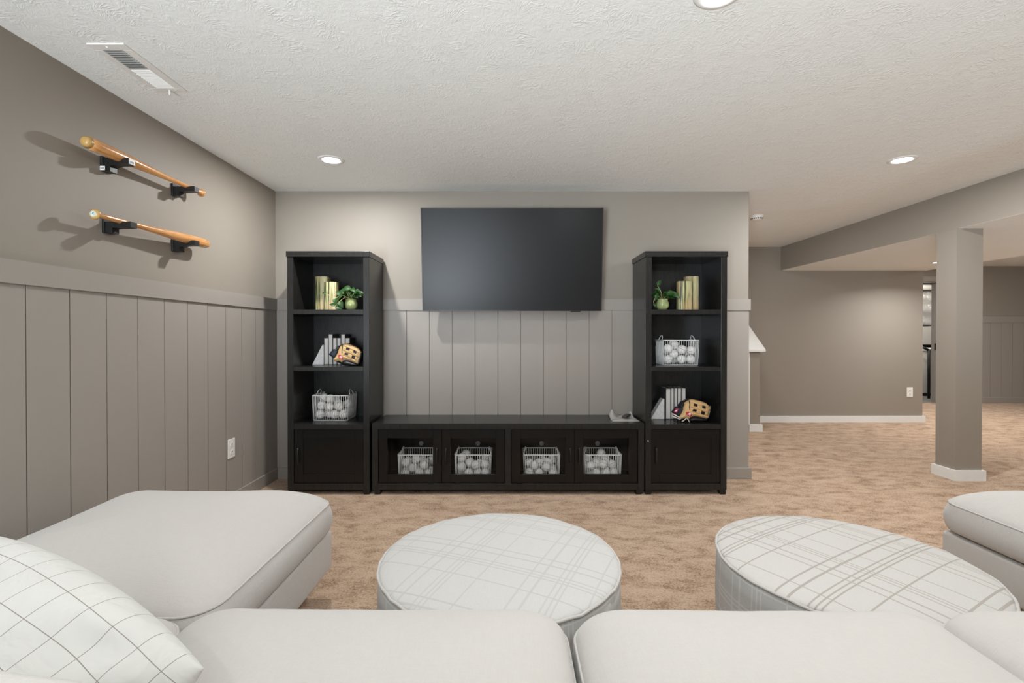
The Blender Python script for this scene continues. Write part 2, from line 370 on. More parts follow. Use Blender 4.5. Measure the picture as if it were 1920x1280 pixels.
for i, (a, b) in enumerate(wins):
    wo = O('window_%d' % (i + 1), MB().frame(a, b, 0.3, 2.2, 0.06, YR - 0.1, YR + 0.02), 'white', **st)
    O('mullion', MB().box((a + b) / 2 - 0.03, (a + b) / 2 + 0.03, YR - 0.08, YR - 0.01, 0.36, 2.14), 'white', wo)
    O('pane', MB().box(a + 0.06, b - 0.06, YR - 0.07, YR - 0.06, 0.36, 2.14), 'day', wo)
# soffit beam and column
so = O('ceiling_soffit', MB().box(3.74, 5.76, YR, YF, 2.1136, H), 'wall', origin=(0, 0, 0), **st)
O('soffit_underside', MB().box(3.7402, 5.7598, YR, YF, 2.113, 2.1136), 'ceil', so)
co = O('wall_column', MB().box(3.725, 3.945, 4.047, 4.24, 0, 2.113), 'wall', **st)
t_ = 0.02
O('baseboard', MB().box(3.725 - t_, 3.945 + t_, 4.047 - t_, 4.047, 0, 0.088).box(3.725 - t_, 3.725, 4.047, 4.24, 0, 0.088).box(3.945, 3.945 + t_, 4.047, 4.24, 0, 0.088).box(3.725 - t_, 3.945 + t_, 4.24, 4.26, 0, 0.088), 'white', co)
# stair half wall with sloping white cap
hw = O('wall_stair', MB().prism([(6.09, 0), (YF, 0), (YF, 1.44), (6.09, 1.0)], 'x', 3.0, 3.131), 'wall', origin=(3.06, 6.4, 0), **st)
O('cap', MB().prism([(6.05, 1.005), (6.05, 1.035), (YF, 1.035 + 0.72 * 0.67), (YF, 1.005 + 0.72 * 0.67)], 'x', 2.95, 3.185), 'white', hw, bevel=0.006)
O('baseboard', MB().box(2.99, 3.155, 6.068, 6.09, 0, 0.09).box(3.131, 3.152, 6.09, YF - 0.02, 0, 0.09), 'white', hw)
O('skirt_board', MB().box(2.985, 3.0, 6.085, YF, 0.09, 1.0), 'white', hw)
# utility room beyond the doorway
O('floor_utility', MB().box(5.6, 9.8, YE + 0.001, 11.0, -0.1, 0.0), 'concrete', **st)
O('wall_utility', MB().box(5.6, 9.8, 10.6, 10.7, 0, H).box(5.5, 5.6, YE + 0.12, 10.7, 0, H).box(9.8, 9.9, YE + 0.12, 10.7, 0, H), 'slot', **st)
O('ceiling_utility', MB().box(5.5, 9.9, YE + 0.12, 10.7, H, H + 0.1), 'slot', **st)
dr = O('door_1', MB().box(DX0 - 0.09, DX0, YE - 0.018, YE, 0, DZ + 0.09).box(DX1, DX1 + 0.11, YE - 0.018, YE, 0, DZ + 0.0).box(DX0 - 0.1, DX1 + 0.12, YE - 0.022, YE, DZ, DZ + 0.09), 'gwall', bevel=0.003, **st)
O('jamb', MB().box(DX1 - 0.02, DX1, YE, YE + 0.12, 0, DZ).box(DX0, DX0 + 0.02, YE, YE + 0.12, 0, DZ).box(DX0 + 0.02, DX1 - 0.02, YE, YE + 0.12, DZ - 0.02, DZ), 'gwall', dr)
O('strike_plate', MB().box(DX1 - 0.024, DX1 - 0.02, YE + 0.01, YE + 0.05, 0.94, 1.06), 'pipe_black', dr)

# ------------------------------------------------------------------ ceiling fittings
def can(x, y, z, watt, label, group=None, spread=PI):
    t = E('recessed_light', (x, y, z), label, 'ceiling light', group)
    O('trim_ring', MB().lathe([(0.060, z - 0.002), (0.062, z - 0.006), (0.078, z - 0.006), (0.088, z - 0.001), (0.088, z)], 40, (x, y, 0)), 'white', t, True)
    O('lens', MB().lathe([(0.0001, z - 0.0032), (0.060, z - 0.0032), (0.060, z - 0.001)], 32, (x, y, 0)), 'lens', t)
    area('bulb', (0, 0, -0.012), (0, 0, 0), 0.06, 0.06, watt, CAN_COL, 'DISK', spread, t)
can(-1.256, 3.36, H, CAN_W * 0.92, 'glowing round recessed light in ceiling above the left bookcase')
can(2.71, 3.36, H, CAN_W * 1.4, 'glowing round recessed light in ceiling near the grey beam')
can(0.735, 1.72, H, CAN_W * 0.65, 'glowing round recessed light cut off by the top edge of the photo')
can(5.25, 5.94, 2.113, CAN_W * 0.8, 'recessed light in the lowered soffit almost hidden by the square column', spread=2.6)
for x, y, where in ((-1.25, -0.4, 'above the left end of the sofa back'), (2.71, -0.4, 'above the right end of the sofa back'), (7.25, 6.5, 'in the far right room beyond the column'), (7.6, 0.8, 'far to the right of the sofa'), (6.35, 7.75, 'in the nook before the utility doorway')):
    can(x, y, H, CAN_W * (0.2 if x < 5 else 1.2), 'added round recessed ceiling light outside the picture, ' + where)  # unseen cans added to brighten the room, far nook and doorway jamb
area('stair_fill', (2.4, 5.35, 2.40), (0, 0, 0), 0.25, 0.25, 14, (1.0, 0.98, 0.95))  # added lamp hidden behind the wall, brightens the white stair cap
area('utility_fill', (7.9, 9.3, 2.36), Vector((0.35, 0.6, -0.75)).to_track_quat('-Z', 'Y').to_euler(), 0.5, 0.5, 45, (1, 0.95, 0.88))  # added unseen lamp, brightens the foil beyond the doorway

sd = E('smoke_detector', (2.51, 4.96, H), 'white round smoke detector on ceiling beside the TV wall corner', 'smoke detector')
O('mounting_base', MB().lathe([(0.068, H - 0.012), (0.07, H - 0.006), (0.07, H)], 36, (2.51, 4.96, 0)), 'plate', sd, True)
O('housing', MB().lathe([(0.0001, H - 0.045), (0.03, H - 0.044), (0.05, H - 0.038), (0.058, H - 0.028), (0.062, H - 0.012)], 36, (2.51, 4.96, 0)), 'plate', sd, True)
m = MB()
for k in range(18):
    a = 2 * PI * k / 18; c, s_ = math.cos(a), math.sin(a)
    m.add([(2.51 + c * r_ - s_ * q, 4.96 + s_ * r_ + c * q, zz) for r_, zz in ((0.0535, H - 0.0362), (0.0595, H - 0.026)) for q in (-0.006, 0.006)], [(0, 1, 3, 2)])
O('sensing_slots', m, 'slot', sd)

vx0, vx1, vy0, vy1 = -1.772, -1.615, 2.015, 2.405
v = E('air_vent', ((vx0 + vx1) / 2, (vy0 + vy1) / 2, H), 'white slatted metal air register on the ceiling over the bats', 'air vent')
ix0, ix1, iy0, iy1 = vx0 + 0.032, vx1 - 0.038, vy0 + 0.042, vy1 - 0.032
O('frame', MB().box(vx0, vx1, vy0, iy0, H - 0.006, H).box(vx0, vx1, iy1, vy1, H - 0.006, H).box(vx0, ix0, iy0, iy1, H - 0.006, H).box(ix1, vx1, iy0, iy1, H - 0.006, H), 'plate', v, bevel=0.002)
O('throat', MB().box(ix0, ix1, iy0, iy1, H - 0.0012, H - 0.0006), 'throat', v)
ns = 23
for k in range(ns):
    yy = iy0 + (k + 0.5) * (iy1 - iy0) / ns; tl = 0.0045 * (1 if k < 11 else -1)
    O('slat', MB().add([(ix0, yy - 0.004, H - 0.0035 - tl), (ix1 - 0.012, yy - 0.004, H - 0.0035 - tl), (ix1, yy - 0.001, H - 0.003 - tl), (ix0, yy + 0.004, H - 0.0035 + tl), (ix1 - 0.012, yy + 0.004, H - 0.0035 + tl), (ix1, yy + 0.006, H - 0.003 + tl)],
        [(0, 1, 4, 3), (1, 2, 5, 4)]), 'plate', v)
O('lever', MB().tube([(-1.69, vy1 - 0.016, H - 0.004), (-1.69, vy1 - 0.014, H - 0.022), (-1.694, vy1 - 0.008, H - 0.03)], 0.004, 8), 'plate', v, True)
for yy in (vy0 + 0.02, vy1 - 0.014): O('screw', MB().lathe([(0.0001, H - 0.009), (0.004, H - 0.008), (0.005, H - 0.006)], 12, (-1.66 if yy > 2.2 else -1.70, yy, 0)), 'plate', v, True)

# ------------------------------------------------------------------ wall outlets
def outlet(p, nrm, label):
    t = E('wall_outlet', p, label, 'electrical outlet'); A = {'x': lambda q: (p[0] + q[1], p[1] + q[0], p[2] + q[2]), 'y': lambda q: (p[0] + q[0], p[1] - q[1], p[2] + q[2])}[nrm]
    O('cover_plate', MB().box(-0.042, 0.042, 0, 0.006, -0.068, 0.068).xf(A), 'plate', t, bevel=0.003)
    for dz in (-0.026, 0.026):
        r = O('receptacle', MB().prism([(0.017 * math.cos(a) * 1.05, dz + max(-0.0145, min(0.0145, 0.018 * math.sin(a)))) for a in [2 * PI * k / 20 for k in range(20)]], 'y', 0.005, 0.0085).xf(A), 'plate', t)
        O('slots', MB().box(-0.008, -0.005, 0.0085, 0.0088, dz - 0.002, dz + 0.007).box(0.005, 0.008, 0.0085, 0.0088, dz - 0.002, dz + 0.007).box(-0.002, 0.002, 0.0085, 0.0088, dz - 0.011, dz - 0.007).xf(A), 'ink', r)
outlet((XL + 0.008, 3.43, 0.417), 'x', 'white duplex outlet on the left plank wall')
outlet((5.54, YF, 0.42), 'y', 'white duplex outlet low on the far plain grey wall')

# ------------------------------------------------------------------ television
tv = E('television', (0, 4.0, 1.42), 'large black flat television mounted tilted on the back wall', 'television')
tw = 0.731; ty0, tz0, ty1, tz1 = 3.945, 1.418, 3.862, 2.238
L = math.hypot(ty1 - ty0, tz1 - tz0); ux, uz = (ty1 - ty0) / L, (tz1 - tz0) / L     # up along screen
def TV(q): # q=(x, depth behind the screen, up)
    return (q[0], ty0 + ux * q[2] + uz * q[1], tz0 + uz * q[2] - ux * q[1])
bz = 0.008
O('bezel', MB().frame(-tw, tw, 0, L, bz, -0.004, 0.04).xf(TV), 'bezel', tv)
O('screen', MB().box(-tw + bz, tw - bz, 0, 0.012, bz, L - bz).xf(TV), 'screen', tv)
O('rear_housing', MB().prism([(-tw + 0.005, 0.012), (tw - 0.005, 0.012), (tw - 0.1, 0.055), (-tw + 0.1, 0.055)], 'z', 0.01, L - 0.01).xf(TV), 'bracket', tv)
O('sensor_bump', MB().box(0.48, 0.56, -0.004, 0.01, -0.008, 0.0).xf(TV), 'bezel', tv)
O('wall_mount', MB().box(-0.3, 0.3, YB - 0.022, YB - 0.001, 1.7, 1.95).box(-0.22, -0.18, 3.95, YB - 0.02, 1.78, 1.84).box(0.18, 0.22, 3.95, YB - 0.02, 1.78, 1.84), 'bracket', tv)

# ------------------------------------------------------------------ bookcases and media console
FY = 3.686; BK = YB - 0.022
Z = dict(top=1.861, topb=1.8186, s1=1.417, s1b=1.381, s2=0.9795, s2b=0.9465, s3=0.539, s3b=0.500, br=0.0854, bb=0.038)
def door(parent, x0, x1, z0, z1, hx, glass, yf, fw=0.066):
    d = O('door', MB().frame(x0, x1, z0, z1, fw, yf, yf + 0.02), 'door', parent, bevel=0.002)
    if glass: O('glass_pane', MB().box(x0 + fw - 0.004, x1 - fw + 0.004, yf + 0.010, yf + 0.013, z0 + fw - 0.004, z1 - fw + 0.004), 'glass', d)
    else: O('door_panel', MB().box(x0 + fw, x1 - fw, yf + 0.007, yf + 0.016, z0 + fw, z1 - fw), 'door', d)
    zc = 0.297; h = 0.066
    O('handle', MB().tube([(hx, yf, zc - h + 0.01), (hx, yf - 0.018, zc - h + 0.006), (hx, yf - 0.022, zc - h + 0.016), (hx, yf - 0.022, zc + h - 0.016), (hx, yf - 0.018, zc + h - 0.006), (hx, yf, zc + h - 0.01)], 0.0045, 8), 'metal', d, True)
def foot(parent, x, y, sx):
    O('foot', MB().prism([(x - 0.024, Z['bb']), (x + 0.024, Z['bb']), (x + (0.024 if sx > 0 else 0.016), 0), (x - (0.024 if sx < 0 else 0.016), 0)], 'y', y, y + 0.05), 'black', parent)
def bookcase(x0, x1, label):
    t = E('bookcase', ((x0 + x1) / 2, 3.9, 0), label, 'bookcase'); th = 0.046
    O('top_panel', MB().box(x0 - 0.006, x1 + 0.005, FY - 0.006, BK, Z['topb'], Z['top']), 'black', t, bevel=0.002)
    for a in (x0, x1 - th): O('side_panel', MB().box(a, a + th, FY, BK, Z['bb'], Z['topb']), 'black', t, bevel=0.0015)
    for a, b in (('s1', 's1b'), ('s2', 's2b'), ('s3', 's3b')): O('shelf', MB().box(x0 + th, x1 - th, FY + 0.001, BK - 0.012, Z[b], Z[a]), 'black', t, bevel=0.0015)
    O('bottom_panel', MB().box(x0 + th, x1 - th, FY + 0.001, BK - 0.012, Z['bb'], Z['br']), 'black', t, bevel=0.0015)
    O('back_panel', MB().box(x0 + th, x1 - th, BK - 0.012, BK, Z['bb'], Z['topb']), 'black', t)
    door(t, x0 + th + 0.003, x1 - th - 0.003, Z['br'] + 0.003, Z['s3b'] - 0.003, x0 + th + 0.036, False, FY + 0.008)
    for fx, sx in ((x0 + 0.028, -1), (x1 - 0.028, 1)):
        for fy in (FY + 0.006, BK - 0.06): foot(t, fx, fy, sx)
    return t
bl = bookcase(-1.717, -1.090, 'tall black open bookcase standing left of the television')
brc = bookcase(1.020, 1.6425, 'tall black open bookcase standing right of the television')
O('screw_cover', MB().lathe([(0.0001, -0.002), (0.004, -0.002), (0.005, 0)], 12, (1.041, FY, 0.413), Matrix(((1, 0, 0), (0, 0, 1), (0, -1, 0)))), 'plate', brc, True)
cx0, cx1 = -1.071, 1.011
cn = E('media_console', (0, 3.9, 0), 'long low black media console with four glass doors under the television', 'media console')
O('top_panel', MB().box(cx0, cx1, FY - 0.002, BK, 0.502, 0.547), 'black', cn, bevel=0.002)
for a in (cx0, cx1 - 0.046): O('side_panel', MB().box(a, a + 0.046, FY, BK, 0.038, 0.502), 'black', cn, bevel=0.0015)
O('divider', MB().box(-0.053, -0.007, FY, BK - 0.012, 0.0854, 0.502), 'black', cn, bevel=0.0015)
O('bottom_panel', MB().box(cx0 + 0.046, cx1 - 0.046, FY + 0.001, BK - 0.012, 0.038, 0.0854), 'black', cn, bevel=0.0015)
O('back_panel', MB().box(cx0 + 0.046, cx1 - 0.046, BK - 0.012, BK, 0.0854, 0.502), 'black', cn)
for gx in (-0.766, -0.288, 0.25, 0.722):
    O('grommet', MB().lathe([(0.0001, 0.004), (0.017, 0.004), (0.02, 0.002), (0.02, 0)], 24, (gx, BK - 0.012, 0.307), Matrix(((1, 0, 0), (0, 0, -1), (0, 1, 0)))), 'grommet', cn, True)
for a, b in ((cx0 + 0.046, -0.053), (-0.007, cx1 - 0.046)):
    mid = (a + b) / 2
    door(cn, a + 0.003, mid - 0.0015, 0.0884, 0.499, mid - 0.034, True, FY + 0.008)
    door(cn, mid + 0.0015, b - 0.003, 0.0884, 0.499, mid + 0.034, True, FY + 0.008)
for fx, sx in ((cx0 + 0.036, 1), (cx1 - 0.036, -1)):
    for fy in (FY + 0.006, BK - 0.06): foot(cn, fx, fy, sx)

# ------------------------------------------------------------------ wire baskets full of baseballs
BW, BD, BH = 0.285, 0.24, 0.20
def rrect(a, b, r, n=5):
    pts = []
    for cx, cy, a0 in ((a - r, b - r, 0), (-a + r, b - r, PI / 2), (-a + r, -b + r, PI), (a - r, -b + r, 1.5 * PI)):
        for k in range(n + 1):
            t = a0 + PI / 2 * k / n; pts.append((cx + r * math.cos(t), cy + r * math.sin(t)))
    return pts
def make_basket():
    t = E('wire_basket', (0, 0, 0), 'x', 'basket', 'white wire baskets of baseballs')
    k = 0.95
    O('rim', MB().tube([(x, y, BH) for x, y in rrect(BW / 2, BD / 2, 0.02)], 0.0042, 8, True), 'wire', t, True)
    O('base_ring', MB().tube([(x, y, 0.004) for x, y in rrect(BW / 2 * k, BD / 2 * k, 0.02)], 0.0028, 6, True), 'wire', t, True)
    m = MB()
    nx, ny = 15, 13
    for i in range(nx):
        xt = -BW / 2 + 0.012 + (BW - 0.024) * i / (nx - 1)
        m.tube([(xt, -BD / 2, BH), (xt * k, -BD / 2 * k, 0.004), (xt * k, BD / 2 * k, 0.004), (xt, BD / 2, BH)], 0.0020, 5)
    for i in range(ny):
        yt = -BD / 2 + 0.012 + (BD - 0.024) * i / (ny - 1)
        m.tube([(-BW / 2, yt, BH), (-BW / 2 * k, yt * k, 0.006)], 0.0020, 5); m.tube([(BW / 2, yt, BH), (BW / 2 * k, yt * k, 0.006)], 0.0020, 5)
    O('wires', m, 'wire', t, True, kind='stuff')
    for s_ in (-1, 1):
        pts = [(s_ * (BW / 2 - 0.030 * (0.35 + math.sin(a)) * 0.5), 0.045 * math.cos(a), BH - 0.008 + 0.046 * math.sin(a)) for a in [-0.35 + (PI + 0.7) * q / 14 for q in range(15)]]
        O('handle', MB().tube(pts, 0.0028, 6), 'wire', t, True)
    return t
def make_ball():
    m = MB(); n = 20; R = 0.0365
    prof = [(max(1e-7, R * math.sin(PI * k / 12)), -R * math.cos(PI * k / 12)) for k in range(13)]; m.lathe(prof, n)
    b = O('baseball', m, 'ball', None, True, origin=(0, 0, 0))
    a_, b_ = 0.72, 0.28; c_ = 2 * math.sqrt(a_ * b_)
    pts = [Vector((a_ * math.cos(t) + b_ * math.cos(3 * t), a_ * math.sin(t) - b_ * math.sin(3 * t), c_ * math.sin(2 * t))) * R * 1.004 for t in [2 * PI * k / 48 for k in range(48)]]
    O('seam', MB().tube(pts, 0.0013, 4, True), 'seam', b, True)
    return tag(b, 'x', 'baseball')
def pack(n, seed, hw, hd, peak=0.0):
    g = np.random.default_rng(seed); R = 0.0375
    p = np.column_stack([g.uniform(-hw + R, hw - R, n), g.uniform(-hd + R, hd - R, n), g.uniform(0.05, 0.42, n)])
    for it in range(700):
        p[:, 2] -= 0.0018 if it < 600 else 0.0003
        p[:, :2] *= (1 - peak)
        for _ in range(4):
            d = p[:, None] - p[None]; ds = np.sqrt((d ** 2).sum(-1)) + np.eye(n) * 9
            ov = np.clip(2 * R - ds, 0, None) * 0.5
            p += (d / ds[..., None] * ov[..., None]).sum(1) * 0.7
            p[:, 0] = np.clip(p[:, 0], -hw + R, hw - R); p[:, 1] = np.clip(p[:, 1], -hd + R, hd - R); p[:, 2] = np.clip(p[:, 2], R, None)
    return p
basket0 = make_basket(); ball0 = make_ball(); first = [True, True]
def basket(x, y, z, n, seed, label, blabel, grp, peak=0.0, rz=0.0):
    if first[0]:
        first[0] = False; b = basket0; b.location = (x, y, z); b['label'] = label; b.rotation_euler = (0, 0, rz)
    else: b = dup(basket0, (x, y, z), (0, 0, rz), label)
    g = random.Random(seed)
    P = pack(n, seed, BW / 2 * 0.95 - 0.004, BD / 2 * 0.95 - 0.004, peak)
    rows = {}
    for i, q in enumerate(P): rows.setdefault(('bottom' if q[2] < 0.062 else 'middle' if q[2] < 0.115 else 'top', 'front' if q[1] < -0.035 else 'back' if q[1] > 0.035 else 'centre'), []).append(i)
    names = {}; ords = ['first', 'second', 'third', 'fourth', 'fifth', 'sixth', 'seventh', 'eighth']
    for (lv, dp), ids in rows.items():
        for k, i in enumerate(sorted(ids, key=lambda i: P[i][0])): names[i] = 'white baseball %s from left in the %s %s row, %s' % (ords[min(k, 7)], lv, dp, blabel)
    for qi, q in enumerate(P):
        loc = (x + q[0] * math.cos(rz) - q[1] * math.sin(rz), y + q[0] * math.sin(rz) + q[1] * math.cos(rz), z + q[2] + 0.008); rot = (g.uniform(0, 6.3), g.uniform(0, 6.3), g.uniform(0, 6.3))
        if first[1]:
            first[1] = False; ball0.location = loc; ball0.rotation_euler = rot; ball0['label'] = names[qi]; ball0['group'] = grp
        else: dup(ball0, loc, rot, names[qi], grp)
basket(-1.451, 3.955, Z['s3'], 21, 3, 'white wire basket of baseballs on the lowest open shelf of the left bookcase', 'left bookcase basket', 'baseballs in the left bookcase basket')
basket(1.352, 3.965, Z['s2'], 20, 5, 'white wire basket of baseballs on the middle shelf of the right bookcase', 'right bookcase basket', 'baseballs in the right bookcase basket', 0.003)
for x, seed, n, wd in ((-0.752, 11, 17, 'leftmost'), (-0.306, 12, 19, 'second from left'), (0.233, 13, 16, 'third from left'), (0.716, 14, 18, 'rightmost')):
    basket(x, 3.885, 0.0854, n, seed, 'white wire basket of baseballs behind the %s glass door of the console' % wd, '%s console basket' % wd, 'baseballs behind the %s glass door' % wd)

# ------------------------------------------------------------------ shelf decor: onyx pillars, plants, books, bookends, gloves
def pillar(x, y, z, w_, d_, h, label, rz):
    pts = []
    for k in range(48):
        a = 2 * PI * k / 48; c, s_ = math.cos(a), math.sin(a); e = 0.55
        r = 1 - (0.018 if k % 4 == 0 else 0)
        pts.append((x + (w_ / 2 * r * math.copysign(abs(c) ** e, c)) * math.cos(rz) - (d_ / 2 * r * math.copysign(abs(s_) ** e, s_)) * math.sin(rz), y + (w_ / 2 * r * math.copysign(abs(c) ** e, c)) * math.sin(rz) + (d_ / 2 * r * math.copysign(abs(s_) ** e, s_)) * math.cos(rz)))
    O('onyx_pillar', MB().prism(pts, 'z', z, z + h), 'onyx', None, bevel=0.002, label=label, cat='stone pillar')
pillar(-1.525, 3.90, Z['s1'], 0.108, 0.10, 0.272, 'taller green banded onyx pillar on the left bookcase top shelf', 0.0)
pillar(-1.420, 3.80, Z['s1'], 0.106, 0.08, 0.220, 'shorter banded onyx pillar beside the trailing plant on the left bookcase', 0.0)
pillar(1.356, 3.80, Z['s1'], 0.112, 0.08, 0.226, 'shorter peach and green onyx pillar on the right bookcase top shelf', 0.0)
pillar(1.448, 3.905, Z['s1'], 0.106, 0.10, 0.274, 'taller banded onyx pillar at the back of the right bookcase top shelf', 0.0)

def leaf_mesh():
    vs = []; fs = []; n = 7
    for i in range(n):
        t = i / (n - 1); wv = math.sin(PI * t ** 0.72) * 0.5 * 0.72 * (1 - 0.25 * t) + (0.0 if i else 0.02)
        z = 0.10 * math.sin(PI * t) - 0.25 * t * t
        for sx in (-1, -0.5, 0, 0.5, 1): vs.append((sx * wv, t, z + abs(sx) * wv * 0.35))
    for i in range(n - 1):
        for k in range(4): fs.append((i * 5 + k, i * 5 + k + 1, (i + 1) * 5 + k + 1, (i + 1) * 5 + k))
    me = bpy.data.meshes.new('leaf'); me.from_pydata(vs, [], fs); me.materials.append(M['leaf']); me.polygons.foreach_set('use_smooth', [True] * len(fs)); return me
LEAF = leaf_mesh()
def plant(x, y, z, label, vines, seed, bush):
    g = random.Random(seed)
    t = E('potted_plant', (x, y, z), label, 'plant')
    prof = [(0.0001, 0.001), (0.030, 0.001), (0.043, 0.018), (0.0495, 0.040), (0.047, 0.060), (0.040, 0.074), (0.041, 0.082), (0.045, 0.087), (0.042, 0.087), (0.037, 0.078)]
    m = MB().lathe(prof, 48, (x, y, z))
    for i, p in enumerate(m.v):
        k = (i % 48); q = 1 - 0.015 * (k % 4 == 0); m.v[i] = Vector((x + (p.x - x) * q, y + (p.y - y) * q, p.z))
    O('pot', m, 'pot', t, True); O('soil', MB().lathe([(0.0001, 0.074), (0.039, 0.074)], 24, (x, y, z)), 'soil', t)
    def leaf(p, d, up, s):
        d = Vector(d).normalized(); u = Vector(up); sd = d.cross(u)
        sd = sd.normalized() if sd.length > 1e-4 else d.orthogonal().normalized(); nn = sd.cross(d)
        o = link('leaf', LEAF, (0, 0, 0), t)
        o.matrix_local = Matrix.Translation(Vector(p) - Vector((x, y, z))) @ Matrix((sd, d, nn)).transposed().to_4x4() @ Matrix.Scale(s, 4)
    vm = MB()
    for pts, leaves in vines:
        P = [Vector((x + a, y + b, z + c)) for a, b, c in pts]
        sm = []
        for i in range(len(P) - 1):
            p0 = P[max(i - 1, 0)]; p1 = P[i]; p2 = P[i + 1]; p3 = P[min(i + 2, len(P) - 1)]
            for q in range(5):
                u = q / 5; sm.append(0.5 * ((2 * p1) + (p2 - p0) * u + (2 * p0 - 5 * p1 + 4 * p2 - p3) * u * u + (3 * p1 - p0 - 3 * p2 + p3) * u ** 3))
        sm.append(P[-1]); vm.tube(sm, 0.0018, 5)
        for i, d, s in leaves: leaf(P[i], d, (0, -0.9, 0.5), s)
    sm_ = MB()
    for k in range(bush):
        a = g.uniform(0, 2 * PI); el = g.uniform(-0.3, 1.2); rr = g.uniform(0.01, 0.036)
        tip = Vector((x + rr * math.cos(a) * 1.5, y + rr * math.sin(a) * 1.2, z + 0.088 + g.uniform(0.0, 0.062)))
        sm_.tube([(x + 0.012 * math.cos(a), y + 0.012 * math.sin(a), z + 0.074), tuple((tip + Vector((x, y, z + 0.1))) / 2), tuple(tip)], 0.0012, 4)
        leaf(tip, (math.cos(a), math.sin(a) * 0.7 - 0.25, 0.45 * math.sin(el) - 0.12), (0, -0.7, 0.8), g.uniform(0.045, 0.066))
    O('vines', vm, 'vine', t, True); O('leaf_stems', sm_, 'stem', t, True)
plant(-1.262, 3.79, Z['s1'], 'small trailing pothos in green ribbed pot, left bookcase top shelf',
      [([(0, -0.01, 0.08), (-0.02, -0.05, 0.10), (-0.065, -0.07, 0.065), (-0.095, -0.075, 0.03), (-0.085, -0.075, 0.015)], [(3, (0.75, -0.2, -0.35), 0.06), (2, (0.45, -0.3, -0.8), 0.062), (3, (-0.8, -0.1, 0.25), 0.05)]),
       ([(0, -0.01, 0.08), (-0.06, -0.04, 0.115), (-0.10, -0.06, 0.09), (-0.135, -0.075, 0.105), (-0.165, -0.08, 0.125)], [(4, (-0.8, 0, 0.1), 0.036), (2, (0.1, -0.4, -0.8), 0.062), (1, (-0.5, -0.2, -0.5), 0.062), (1, (-0.75, -0.1, 0.5), 0.06)]),
       ([(0, 0, 0.08), (-0.03, -0.02, 0.14), (0.01, -0.03, 0.165)], [(2, (-0.9, -0.2, 0.05), 0.07), (2, (0.6, -0.5, -0.3), 0.06), (1, (-0.9, -0.3, -0.2), 0.066)])], 4, 26)
plant(1.18, 3.79, Z['s1'], 'small leafy pothos in pale ribbed pot, right bookcase top shelf',
      [([(0, 0, 0.08), (-0.02, -0.02, 0.15), (-0.045, -0.02, 0.19)], [(2, (0.5, -0.1, 0.8), 0.055), (1, (-0.7, -0.3, 0.3), 0.055)]),
       ([(0, 0, 0.08), (-0.05, -0.04, 0.11), (-0.08, -0.05, 0.075), (-0.083, -0.055, 0.05)], [(3, (0.2, -0.4, -0.7), 0.035), (1, (-0.4, -0.5, -0.5), 0.055)]),
       ([(0, 0, 0.08), (0.03, -0.03, 0.115), (0.06, -0.04, 0.12)], [(2, (0.9, -0.3, -0.35), 0.072), (1, (0.8, -0.2, 0.4), 0.068)])], 9, 26)

def book(x0, x1, y0, y1, z, h, label, grp):
    t = E('book', ((x0 + x1) / 2, (y0 + y1) / 2, z), label, 'book', grp); c = 0.0028
    O('cover', MB().box(x0, x0 + c, y0, y1, z, z + h).box(x1 - c, x1, y0, y1, z, z + h).box(x0 + c, x1 - c, y1 - c, y1, z, z + h), 'cover', t)
    m = MB(); n = 6; pts = []
    for k in range(n + 1):
        u = -1 + 2 * k / n; pts.append((x0 + c + (x1 - x0 - 2 * c) * k / n, y0 + 0.002 + 0.003 * (1 - u * u)))
    O('pages', m.prism(pts + [(x1 - c, y1 - c), (x0 + c, y1 - c)], 'z', z + 0.003, z + h - 0.003), 'page', t)
def bookend(x0, x1, y0, y1, z, h, flip, label):
    w_ = x1 - x0
    poly = [(x0, z), (x1, z), (x1, z + h), (x1 - w_ * 0.12, z + h)] if not flip else [(x0, z), (x1, z), (x0 + w_ * 0.12, z + h), (x0, z + h)]
    O('bookend', MB().prism(poly, 'y', y0, y1), 'marble', None, bevel=0.0015, label=label, cat='bookend')
# left set on the second shelf
s2 = Z['s2']; sc = 230.0; LX = [(608.0, 616.0, 0), (616.3, 624.0, 1), (624.4, 632.0, 0), (632.3, 639.4, 0), (639.7, 647.4, 1), (647.7, 656.2, 0)]
words = ['leftmost', 'second from left', 'third from left', 'fourth from left', 'fifth from left', 'rightmost']
for (a, b, tall), wd in zip(LX, words):
    book((a - 960) / sc, (b - 960) / sc, 3.93, 4.06, s2, 0.25 if tall else 0.22, '%s white-edged book, %s of six on the left bookcase' % ('tall' if tall else 'short', wd), 'books in the left bookcase')
bookend((586 - 960) / sc, (607.7 - 960) / sc, 3.925, 3.985, s2, 0.162, False, 'white marble wedge bookend at left of the six books, left bookcase')
bookend((656.5 - 960) / sc, (680 - 960) / sc, 3.925, 3.985, s2, 0.162, True, 'white marble wedge bookend behind the glove, left bookcase')
s3 = Z['s3']; sc = 231.0; RXs = [(1248.6, 1257.8), (1258.0, 1263.9), (1264.1, 1270.4), (1270.6, 1277.5), (1277.8, 1286.0)]
for i, ((a, b), wd) in enumerate(zip(RXs, ['leftmost', 'second from left', 'middle', 'fourth from left', 'rightmost'])):
    book((a - 960) / sc, (b - 960) / sc, 3.917, 4.066, s3, 0.248 + (0.004 if i else 0), '%s white-edged book of the five on the right bookcase' % wd, 'books in the right bookcase')
bookend((1221 - 960) / sc, (1246.5 - 960) / sc, 3.925, 4.0, s3, 0.162, False, 'white marble wedge bookend at left of five books, right bookcase')
bookend((1286.3 - 960) / sc, (1308 - 960) / sc, 3.925, 4.0, s3, 0.162, True, 'white marble wedge bookend mostly hidden by the glove, right bookcase')

